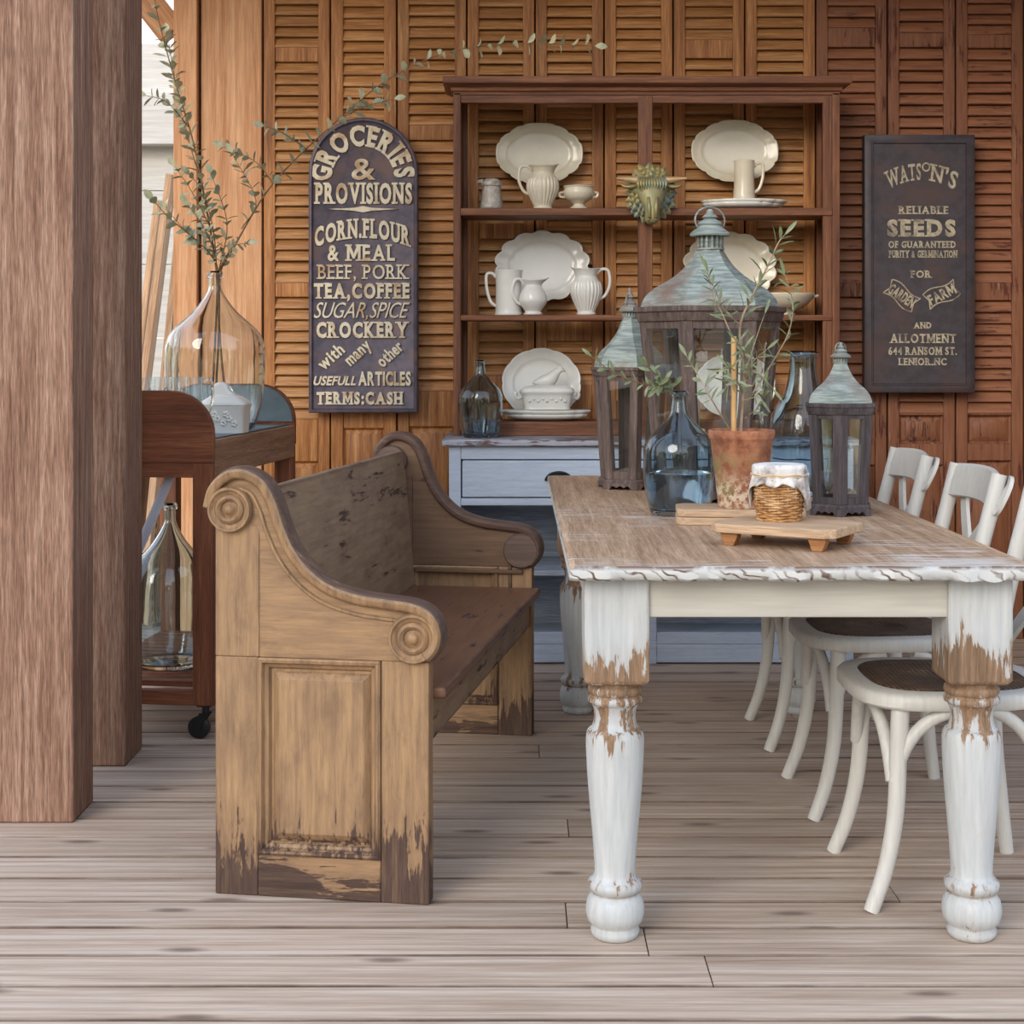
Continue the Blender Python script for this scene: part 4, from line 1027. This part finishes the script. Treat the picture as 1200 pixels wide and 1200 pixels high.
# ---------------------------------------------------------------- lanterns
def lantern(name, label, loc, rz, sc_eave, zs, rb, rt_, wood_, pw=.016, k=1.0, ring_tilt=25):
    """zs: base top, body top, eave top, roof top, cap base, cap top, tip"""
    rt = thing('lantern', label, 'lantern', loc, rz, 'hexagonal lanterns on the table')
    zb, z1, z2, z3, z4, z5, z6 = zs
    H6 = [(cos(PI/3 * i), sin(PI/3 * i)) for i in range(6)]
    hx = lambda r, z_: [(r * a, r * b, z_) for a, b in H6]
    b = MB(); b.loft([hx(rb * 1.06, zb - .014), hx(rb * 1.08, zb - .012), hx(rb * 1.08, zb - .004), hx(rb * 1.03, zb)])
    base = b.build('base', wood_, rt, bevel=.0015)
    sk = MB()
    for i in range(6):
        A = Vector((*H6[i], 0)) * rb * 1.10; B = Vector((*H6[(i + 1) % 6], 0)) * rb * 1.10; L_ = (B - A).length; d = (B - A).normalized(); nrm = Vector((d.y, -d.x, 0))
        prof = [(0, 0), (L_ * .16, 0)] + [(L_ * (.16 + .68 * j / 24), .012 * min(1, 3.2 * sin(PI * j / 24)) * (.55 + .45 * abs(sin(3 * PI * j / 24)))) for j in range(1, 24)] + [(L_ * .84, 0), (L_, 0), (L_, zb - .012), (0, zb - .012)]
        vs = []
        for off in (0, -.008):
            vs += [A + d * x + nrm * off + Vector((0, 0, z_)) for x, z_ in prof]
        n = len(prof); sk.add(vs, [tuple(range(n)), tuple(reversed(range(n, 2 * n)))] + [(j, j + n, (j + 1) % n + n, (j + 1) % n) for j in range(n)])
    sk.build('skirt', wood_, base)
    for i in range(6):
        u = Vector((*H6[i], 0)); tv = Vector((-u.y, u.x, 0)); rings = []
        for r, z_ in ((rb, zb), (rt_, z1)):
            c = u * r + Vector((0, 0, z_)); e = pw
            w1 = Vector((*H6[(i + 1) % 6], 0)) - u; w2 = Vector((*H6[i - 1], 0)) - u; w1.normalize(); w2.normalize()
            rings.append([c, c + w1 * e, c + w1 * e - u * e * .7, c - u * e * .8, c + w2 * e - u * e * .7, c + w2 * e])
        MB().loft(rings).build('post', wood_, rt, bevel=.001, seg=1)
        j = (i + 1) % 6; v = Vector((*H6[j], 0))
        def pt(r, z_, s_, ins): return (u * (1 - s_) + v * s_) * (r - ins) + Vector((0, 0, z_))
        for za, zc_ in ((0, .075), (.955, 1)):
            ra = rb + (rt_ - rb) * za; rc = rb + (rt_ - rb) * zc_; A = zb + (z1 - zb) * za; C = zb + (z1 - zb) * zc_
            rl = MB(); rl.loft([[pt(ra, A, s_, .003), pt(ra, A, s_, .012), pt(rc, C, s_, .012), pt(rc, C, s_, .003)] for s_ in (.08, .92)])
            rl.build('bottom_rail' if za == 0 else 'top_rail', wood_, rt)
        p = MB(); p.loft([[pt(rb, zb + .004, s_, .007), pt(rb, zb + .004, s_, .0085), pt(rt_, z1 - .004, s_, .0085), pt(rt_, z1 - .004, s_, .007)] for s_ in (.06, .94)])
        tag(p.build('glass_pane', M_pane, rt), 'clear glass pane')
    e = MB(); E_ = sc_eave; h = z2 - z1
    e.loft([hx(rt_ * .97, z1 - .001), hx(rt_ * 1.02, z1), hx(rt_ * 1.03, z1 + h * .2), hx(E_ * .965, z1 + h * .35), hx(E_ * .97, z1 + h * .6), hx(E_, z1 + h * .65), hx(E_, z2), hx(E_ * .8, z2 + .001)])
    e.build('eave', wood_, rt, bevel=.0012, seg=1)
    hr = z3 - z2; pr = [(.90, 0), (.895, .03), (.845, .18), (.71, .34), (.515, .49), (.32, .71), (.195, .95), (.18, 1.0)]
    pp = [(q.x, q.y) for q in spline([(a, b_, 0) for a, b_ in pr], 4)]
    ro = MB(); ro.loft([hx(E_ * .86, z2)] + [hx(E_ * a, z2 + hr * b_) for a, b_ in pp]); roof = ro.build('roof', M_verd, rt, sharp=28)
    cr = E_ * .17
    c = MB(); c.lathe([(cr * .9, z3 - .002), (cr * 1.08, z3), (cr * 1.08, z3 + (z4 - z3) * .12), (cr * .8, z3 + (z4 - z3) * .14), (cr * .8, z4 + .002), (0, z4 + .002)], 30)
    for i in range(16):
        a = 2 * PI * i / 16; c.box(cr * .82, cr * 1.06, -cr * .08, cr * .08, z3, z4 + .002, Matrix.Rotation(a, 4, 'Z'))
    c.build('vent_collar', M_verd, roof, sharp=30)
    hh = z5 - z4; t6 = z6 - z5
    c = MB(); c.lathe([(0, z4 - .002), (cr * 1.5, z4 - .002), (cr * 1.55, z4 + hh * .1), (cr * 1.3, z4 + hh * .3), (cr * .95, z4 + hh * .5), (cr * .9, z4 + hh * .6), (cr * 1.0, z4 + hh * .7), (cr * .8, z4 + hh * .9), (cr * .55, z5), (cr * .45, z5 + t6 * .1), (cr * .62, z5 + t6 * .25), (cr * .45, z5 + t6 * .45), (cr * .28, z5 + t6 * .6), (cr * .3, z5 + t6 * .75), (cr * .14, z6), (0, z6)], 30)
    c.build('finial', M_verd, roof, sharp=40)
    rg = MB(); rr = cr * 1.35; M = Matrix.Translation((0, 0, z4 + hh * .75)) @ Matrix.Rotation(R(ring_tilt), 4, 'Z')
    rg.tube([(rr * cos(2*PI*i/28), 0, rr * .75 * sin(2*PI*i/28) + rr * .2) for i in range(28)], cr * .075, 7, M=M, closed=True); rg.build('ring_handle', M_verd, roof)
lantern('lantern', 'tallest lantern with broad verdigris roof, middle of the table', (P(832, 0, 4.50).x, 4.50, TZ), R(2), .220, (.045, .503, .5446, .7076, .749, .793, .824), .155, .203, M_lwood, .025)
lantern('lantern', 'grey-brown lantern behind the blue demijohn, nearest the pew', (P(738, 0, 4.84).x, 4.84, TZ), R(277 - 240), .129, (.032, .343, .37, .523, .542, .575, .614), .095, .119, M_lwood, .021)
lantern('lantern', 'smallest dark lantern, on the chair side of the table', (P(985, 0, 4.07).x, 4.07, TZ), R(18), .102, (.03, .258, .287, .39, .405, .425, .442), .08, .093, M_lwoodd, .021)
# ---------------------------------------------------------------- bull head ornament
def bull():
    rt = thing('bull_head_ornament', 'gilded bull head with a leafy collar fixed on the middle upright of the hutch', 'ornament', P(762, 228, 6.18))
    lf = MB(); rnd = random.Random(11)
    for layer, (sx, sz, y, n, ln) in enumerate(((.084, .098, -.004, 26, .032), (.072, .084, -.018, 24, .03), (.058, .066, -.032, 20, .03))):
        for i in range(n):
            a = 2 * PI * i / n + layer * .12; c = Vector((sx * cos(a), y, sz * sin(a) + .004)); d = Vector((cos(a), 0, sin(a))); t_ = Vector((-sin(a), 0, cos(a)))
            L_ = ln * rnd.uniform(.8, 1.15); w_ = .013; tw = rnd.uniform(-.3, .3); vs = []; fs = []
            m_ = 7
            for j in range(m_):
                u = j / (m_ - 1); wd = w_ * (sin(PI * min(1, .18 + u * .82)) ** .7) * (1 + .22 * (j % 2)); base = c - d * .022 + d * (L_ * u + .012 * u) + t_ * tw * L_ * u * u + Vector((0, -.012 * sin(PI * u) - .006 * u, 0))
                vs += [base - t_ * wd, base + Vector((0, -.006, 0)), base + t_ * wd, base + Vector((0, .004, 0))]
            for j in range(m_ - 1):
                for q in range(4): fs.append((j * 4 + q, j * 4 + (q + 1) % 4, j * 4 + 4 + (q + 1) % 4, j * 4 + 4 + q))
            lf.add(vs, fs + [(3, 2, 1, 0), tuple((m_ - 1) * 4 + q for q in range(4))])
    lf.lathe([(0, 0), (.07, 0), (.066, .012), (0, .016)], 30, M=Matrix.Scale(1.12, 4, (0, 0, 1)) @ Matrix.Rotation(R(90), 4, 'X'))
    lf.build('leaf_collar', M_bull, rt, sharp=25)
    h = MB(); rings = []
    for z_, y, rx, ry in ((.062, -.03, .012, .012), (.058, -.035, .040, .022), (.045, -.045, .054, .030), (.022, -.055, .058, .036), (.0, -.062, .056, .038), (-.025, -.070, .047, .036), (-.052, -.078, .035, .032), (-.078, -.084, .028, .028), (-.098, -.086, .029, .027), (-.112, -.084, .027, .024), (-.121, -.078, .014, .015)):
        rings.append([(rx * cos(2*PI*i/24) * (1 - .16 * max(0, -sin(2*PI*i/24)) * abs(cos(2*PI*i/24))), y + ry * sin(2*PI*i/24), z_) for i in range(24)])
    h.loft(rings); h.build('head', M_bull, rt, sharp=0)
    f = MB()
    for s_ in (-1, 1):
        f.lathe([(0, -.008), (.008, -.004), (.010, 0), (.008, .004), (0, .006)], 14, M=Matrix.Translation((s_ * .038, -.082, .012)) @ Matrix.Rotation(R(90), 4, 'X') @ Matrix.Rotation(s_ * .5, 4, 'Y'))
        f.tube([(s_ * .016, -.104, -.02), (s_ * .013, -.112, -.06), (s_ * .012, -.113, -.1)], [.006, .008, .007], 8)
        f.lathe([(0, -.004), (.006, 0), (0, .004)], 10, M=Matrix.Translation((s_ * .014, -.108, -.106)) @ Matrix.Rotation(R(90), 4, 'X'))
        f.tube(spline([(s_ * .02, -.078, .03), (s_ * .036, -.084, .032), (s_ * .052, -.07, .022)], 4), .005, 7)
    for i in range(11):
        a = -.5 + i * .1; f.tube([(a * .09, -.072, .058), (a * .11, -.088, .035), (a * .10, -.092, .012)], [.007, .006, .002], 6)
    f.build('face_relief', M_bull, rt, sharp=0)
    for s_ in (-1, 1):
        pts = spline([(s_ * .042, -.05, .048), (s_ * .075, -.055, .052), (s_ * .11, -.06, .055), (s_ * .136, -.068, .056)], 6)
        MB().tube(pts, [.016 - .011 * (i / (len(pts) - 1)) ** 1.3 for i in range(len(pts))], 12).build('horn', M_horn, rt)
        pts = spline([(s_ * .045, -.045, .034), (s_ * .075, -.05, .026), (s_ * .102, -.05, .026), (s_ * .118, -.05, .034)], 5)
        MB().tube(pts, [.004 + .010 * sin(PI * min(1, .15 + .85 * i / (len(pts) - 1))) for i in range(len(pts))], 10, flat=.6).build('ear', M_bull, rt)
bull()

# ---------------------------------------------------------------- leaves and branches
def leaf(mb, base, d, nrm, L, w, curl=.15):
    d = d.normalized(); sd = d.cross(nrm); sd = sd.normalized() if sd.length > 1e-5 else d.orthogonal().normalized(); up = sd.cross(d)
    vs = [base]; fs = []
    for u, k in ((.22, .62), (.5, 1.0), (.78, .72)):
        c = base + d * L * u - up * curl * L * u * u
        vs += [c + sd * w * k + up * w * .25, c, c - sd * w * k + up * w * .25]
    vs.append(base + d * L - up * curl * L)
    fs = [(0, 1, 2), (0, 2, 3), (1, 4, 5, 2), (2, 5, 6, 3), (4, 7, 8, 5), (5, 8, 9, 6), (7, 10, 8), (8, 10, 9)]
    mb.add(vs, fs)
def stem_leaves(sm, lm, pts, r0, r1, gap, L, w, rnd, start=.2, ang=50, pair=True, curl=.15, dens=1.0):
    pts = [Vector(p) for p in pts]; n = len(pts)
    sm.tube(pts, [r0 + (r1 - r0) * i / (n - 1) for i in range(n)], 6)
    acc = 0; tot = sum((pts[i+1] - pts[i]).length for i in range(n - 1)); s_ = 0; nxt = tot * start; k = 0
    for i in range(n - 1):
        sg = pts[i+1] - pts[i]; ln = sg.length
        while nxt <= s_ + ln:
            p = pts[i] + sg * ((nxt - s_) / ln); t_ = sg.normalized(); a0 = k * 1.57 + rnd.uniform(-.5, .5)
            for q in ((0, PI) if pair else (0,)):
                if rnd.random() > dens: continue
                o = t_.orthogonal().normalized(); o = Matrix.Rotation(a0 + q, 3, t_) @ o
                an = R(ang + rnd.uniform(-18, 18)); d = t_ * cos(an) + o * sin(an)
                nr = (t_ * sin(an) - o * cos(an) + Vector((rnd.uniform(-.5, .5), rnd.uniform(-.5, .5), rnd.uniform(-.5, .5))))
                leaf(lm, p + o * r1, d, nr, L * rnd.uniform(.7, 1.15), w * rnd.uniform(.8, 1.15), curl * rnd.uniform(.2, 1.6))
            k += 1; nxt += gap * rnd.uniform(.7, 1.3)
        s_ += ln
    leaf(lm, pts[-1], pts[-1] - pts[-2], Vector((0, -1, .3)), L, w, .05)
def branch(name, label, cat, ctrls, group, bark, leafm, prm):
    """ctrls: first is the main stem; each a list of (px, py, Y[, ...])"""
    rnd = random.Random(len(label)); sm = MB(); lm = MB()
    o = P(*ctrls[0][0][:3]); rt = thing(name, label, cat, o, 0, group)
    for i, c in enumerate(ctrls):
        pts = [P(*q) - o for q in c]; pts = spline(pts, 6)
        r0, r1, gap, L, w, st, ang, dn = prm[min(i, len(prm) - 1)]
        stem_leaves(sm, lm, pts, r0, r1, gap, L, w, rnd, st, ang, True, .15, dn)
    sm.build('stem', bark, rt); lm.build('leaves', leafm, rt, sharp=0, normals=False)
E1 = (.0042, .0015, .033, .050, .0135, .28, 55, .92); E2 = (.0022, .001, .026, .042, .012, .12, 55, .95)
Yb = 5.48
branch('olive_branch', 'tall upright grey-green branch rising from the big clear demijohn', 'branch',
       [[(248, 478, Yb), (252, 400, Yb), (254, 325, Yb), (243, 250, 5.45), (226, 165, 5.4), (205, 95, 5.36), (184, 15, 5.3), (178, -30, 5.3)],
        [(246, 265, 5.45), (225, 225, 5.4), (205, 195, 5.38)], [(236, 215, 5.45), (212, 130, 5.46), (196, 40, 5.46)], [(222, 150, 5.4), (196, 120, 5.3), (172, 112, 5.28)]],
       'branches in the big demijohn', M_twig, M_leafe, [E1[:5] + (.36, 55, .92), E2])
branch('olive_branch', 'long arching grey-green branch reaching from the demijohn over the hutch top', 'branch',
       [[(266, 480, Yb), (258, 400, Yb), (257, 325, Yb), (275, 288, 5.46), (320, 215, 5.48), (390, 146, 5.52), (455, 93, 5.58), (520, 63, 5.65), (600, 51, 5.7), (697, 54, 5.75)],
        [(283, 268, 5.46), (300, 235, 5.45), (272, 180, 5.42), ], [(320, 215, 5.48), (300, 190, 5.46), (262, 172, 5.44)], [(360, 175, 5.5), (330, 155, 5.46), (310, 148, 5.44)], [(400, 138, 5.52), (430, 124, 5.48), (462, 116, 5.46)]],
       'branches in the big demijohn', M_twig, M_leafe, [(.004, .0012, .044, .048, .0145, .36, 58, .95), E2])
branch('olive_branch', 'short bushy grey-green branch low over the demijohn neck', 'branch',
       [[(252, 470, Yb + .03), (256, 400, Yb), (256, 325, Yb), (248, 300, 5.45), (228, 280, 5.4), (198, 255, 5.35), (180, 235, 5.32)],
        [(254, 315, 5.48), (250, 270, 5.46), (238, 225, 5.44), (222, 205, 5.42)], [(232, 283, 5.4), (215, 268, 5.36), (196, 246, 5.34)], [(256, 320, 5.48), (266, 262, 5.44), (248, 205, 5.42)], [(256, 318, 5.48), (272, 290, 5.42), (290, 285, 5.4)], [(250, 290, 5.46), (236, 262, 5.4), (220, 240, 5.38)]],
       'branches in the big demijohn', M_twig, M_leafe, [E1[:5] + (.62, 55, .92), E2])

# boards
def serving_board(label, w, d, th, loc, rz, feet, ch=.02):
    rt = thing('serving_board', label, 'board', loc, rz, 'serving boards on the table')
    z0 = .028 if feet else 0
    out = [(0, ch), (ch, 0), (w - ch, 0), (w, ch), (w, d - ch), (w - ch, d), (ch, d), (0, d - ch)]
    MB().prism(out, z0, z0 + th, 'z').build('plank', M_board, rt, bevel=.003)
    if feet:
        for x in (.03, w - .055):
            for y in (.012, d - .04):
                f = MB(); f.prism([(x + .004, 0), (x + .026, 0), (x + .034, .018), (x + .036, .0282), (x - .006, .0282), (x - .002, .016)], y, y + .024)
                f.build('foot', M_foot, rt, bevel=.002)
    return rt
serving_board('pale footed serving board in front, holding the wicker jar', .285, .205, .02, (.412, 3.423, TZ), R(-31.6), True)
serving_board('lowest plain board of the pair stacked under the terracotta pot', .30, .17, .019, (.383, 3.80, TZ), R(-5), False)
serving_board('upper board of the stacked pair, carrying the terracotta pot', .31, .16, .019, (.386, 3.805, TZ + .0195), R(-4), False)

# pot with olive tree
PX, PY, PZ = P(869, 0, 3.86).x, 3.86, TZ + .039
def pot():
    rt = thing('terracotta_pot', 'mossy terracotta pot planted with a small olive tree on stacked boards', 'plant pot', (PX, PY, PZ))
    pr = [(.054, 0), (.057, .004), (.062, .05), (.070, .12), (.0755, .164), (.0785, .167), (.0805, .171), (.0815, .185), (.080, .189)]
    full = [(0, 0)] + pr + [(.074, .188), (.070, .16), (.066, .155), (0, .155)]
    MB().lathe(full, 48).build('pot', M_terra, rt, sharp=45)
    MB().lathe([(0, .157), (.03, .166), (.067, .160), (.068, .155), (0, .15)], 30).build('soil', M_soil, rt)
    MB().tube([P(860, 505, PY - .02) - Vector((PX, PY, PZ)), P(860, 394, PY - .02) - Vector((PX, PY, PZ))], .0068, 10).build('bamboo_stake', M_bamboo, rt)
    rnd = random.Random(4); sm = MB(); lm = MB(); o = Vector((PX, PY, PZ))
    def st(c, prm): 
        r0, r1, gap, L, w, s_, an, dn = prm; stem_leaves(sm, lm, spline([P(*q) - o for q in c], 6), r0, r1, gap, L, w, rnd, s_, an, True, .2, dn)
    tw = (.0017, .0008, .019, .042, .0038, .12, 48, .85)
    st([(868, 508, PY), (872, 440, PY), (867, 385, PY), (880, 350, PY - .02), (898, 315, PY - .03), (912, 285, PY - .04), (919, 276, PY - .04)], (.004, .0012, .018, .05, .0052, .55, 38, .95))
    st([(867, 380, PY), (850, 365, PY - .03), (838, 340, PY - .06), (828, 316, PY - .07)], tw)
    st([(857, 392, PY - .02), (845, 365, PY - .04), (836, 348, PY - .05), (830, 322, PY - .05)], tw)
    st([(876, 470, PY), (905, 425, PY - .03), (924, 390, PY - .05), (929, 355, PY - .05), (920, 322, PY - .06)], (.0024, .0009, .021, .044, .0044, .3, 55, .9))
    st([(872, 440, PY), (885, 400, PY + .02), (896, 368, PY + .03)], tw)
    st([(872, 450, PY), (882, 425, PY - .05), (898, 410, PY - .07)], tw)
    st([(870, 470, PY), (888, 465, PY - .05), (893, 470, PY - .08)], tw)
    st([(870, 440, PY), (852, 430, PY - .05), (838, 440, PY - .08)], tw)
    st([(872, 430, PY), (892, 440, PY - .06), (905, 455, PY - .08)], tw)
    st([(870, 460, PY), (862, 445, PY - .06), (850, 455, PY - .09)], tw)
    st([(874, 420, PY), (868, 405, PY - .06), (862, 398, PY - .08)], tw)
    st([(873, 490, PY), (890, 475, PY - .04), (896, 450, PY - .06)], tw)
    st([(855, 503, PY - .03), (835, 470, PY - .08), (818, 440, PY - .1), (805, 418, PY - .1)], (.0022, .0009, .020, .038, .005, .45, 50, .9))
    sm.build('trunk', M_bark, rt); lm.build('leaves', M_leafo, rt, sharp=0, normals=False)
pot()
O1 = (.0024, .001, .02, .04, .0062, .42, 50, .9); O2 = (.0018, .0009, .017, .032, .005, .2, 50, .95)
branch('olive_sprig', 'olive sprig leaning from the blue demijohn across the pew-side lantern', 'branch',
       [[(797, 530, 4.06), (797, 455, 4.06), (785, 456, 4.02), (765, 452, 3.98), (740, 446, 3.95), (712, 432, 3.93), (694, 418, 3.92)]], 'olive sprigs in the blue demijohn', M_twig, M_leafo, [(.0022, .001, .017, .034, .0048, .5, 55, .95), O2])
branch('olive_sprig', 'short leafy olive sprig just above the neck of the blue demijohn', 'branch',
       [[(796, 520, 4.06), (795, 455, 4.06), (784, 452, 4.0), (770, 440, 3.96), (758, 428, 3.94)], [(780, 449, 4.0), (772, 452, 3.94), (766, 458, 3.9)]], 'olive sprigs in the blue demijohn', M_twig, M_leafo, [(.0022, .001, .016, .036, .0062, .55, 55, .95), O2])

# wicker jar
def basket():
    o = Vector((P(913, 0, 3.475).x, 3.475, TZ + .0485)); rt = thing('wicker_jar', 'small wicker-covered jar with cloth top tied with string, on the front board', 'jar', o)
    H = .098; r0, r1 = .046, .057
    wv = MB(); n = 16; rows = 17
    for i in range(rows):
        z_ = .004 + i * (H - .006) / rows; r = r0 + (r1 - r0) * z_ / H
        wv.tube([((r + .0022 * sin(n / 2 * a + (i % 2) * PI)) * cos(a), (r + .0022 * sin(n / 2 * a + (i % 2) * PI)) * sin(a), z_ + .001 * sin(a * 5 + i)) for a in [2 * PI * j / 96 for j in range(96)]], .0030, 5, closed=True)
    for j in range(n):
        a = 2 * PI * (j + .5) / n; wv.tube([(r0 * cos(a), r0 * sin(a), 0), (r1 * cos(a), r1 * sin(a), H)], .0024, 5)
    for q in (0, PI):
        wv.tube([((r0 + .001) * cos(a), (r0 + .001) * sin(a), .002 + .0015 * sin(30 * a + q)) for a in [2 * PI * j / 120 for j in range(120)]], .0026, 5, closed=True)
    wv.build('wicker', M_wick, rt, sharp=0)
    tag(MB().lathe([(0, .002), (r0 - .006, .002), (r1 - .006, H), (r1 - .004, H + .022), (0, H + .022)], 32).build('jar', plain('preserve_jar', '#5a3a2a', .2), rt), 'dark preserve jar inside the wicker')
    c = MB(); N = 96; rings = []
    def rg(r, z_, amp=0, fr=14, drop=None):
        out = []
        for i in range(N):
            a = 2 * PI * i / N; rr = r * (1 + amp * sin(fr * a + 2 * sin(3 * a))); zz = z_
            if drop is not None: zz = z_ - drop * (max(0, cos(2 * (a + .35))) ** 1.5 * .9 + .12) - .004 * sin(9 * a)
            out.append((rr * cos(a), rr * sin(a), zz))
        return out
    zt = H + .0255
    c.loft([rg(.004, zt + .001), rg(.04, zt + .0008), rg(.055, zt), rg(.0595, zt - .003, .006), rg(.0605, zt - .012, .012), rg(.0595, zt - .0225, .02), rg(.061, zt - .03, .045, 14, .010), rg(.064, zt - .034, .06, 14, .03), rg(.066, zt - .036, .06, 14, .062)], caps=False)
    co = c.build('cloth_cover', M_cloth2, rt, sharp=0); m_ = co.modifiers.new('s', 'SOLIDIFY'); m_.thickness = .0012
    s_ = MB(); s_.tube([(.0615 * cos(2*PI*i/48), .0615 * sin(2*PI*i/48), zt - .0215 + .001 * sin(i)) for i in range(48)], .0016, 6, closed=True)
    s_.tube([(.0605 * cos(2*PI*i/48), .0605 * sin(2*PI*i/48), zt - .0245 + .001 * cos(i)) for i in range(48)], .0015, 6, closed=True); s_.build('string', M_string, rt)
basket()
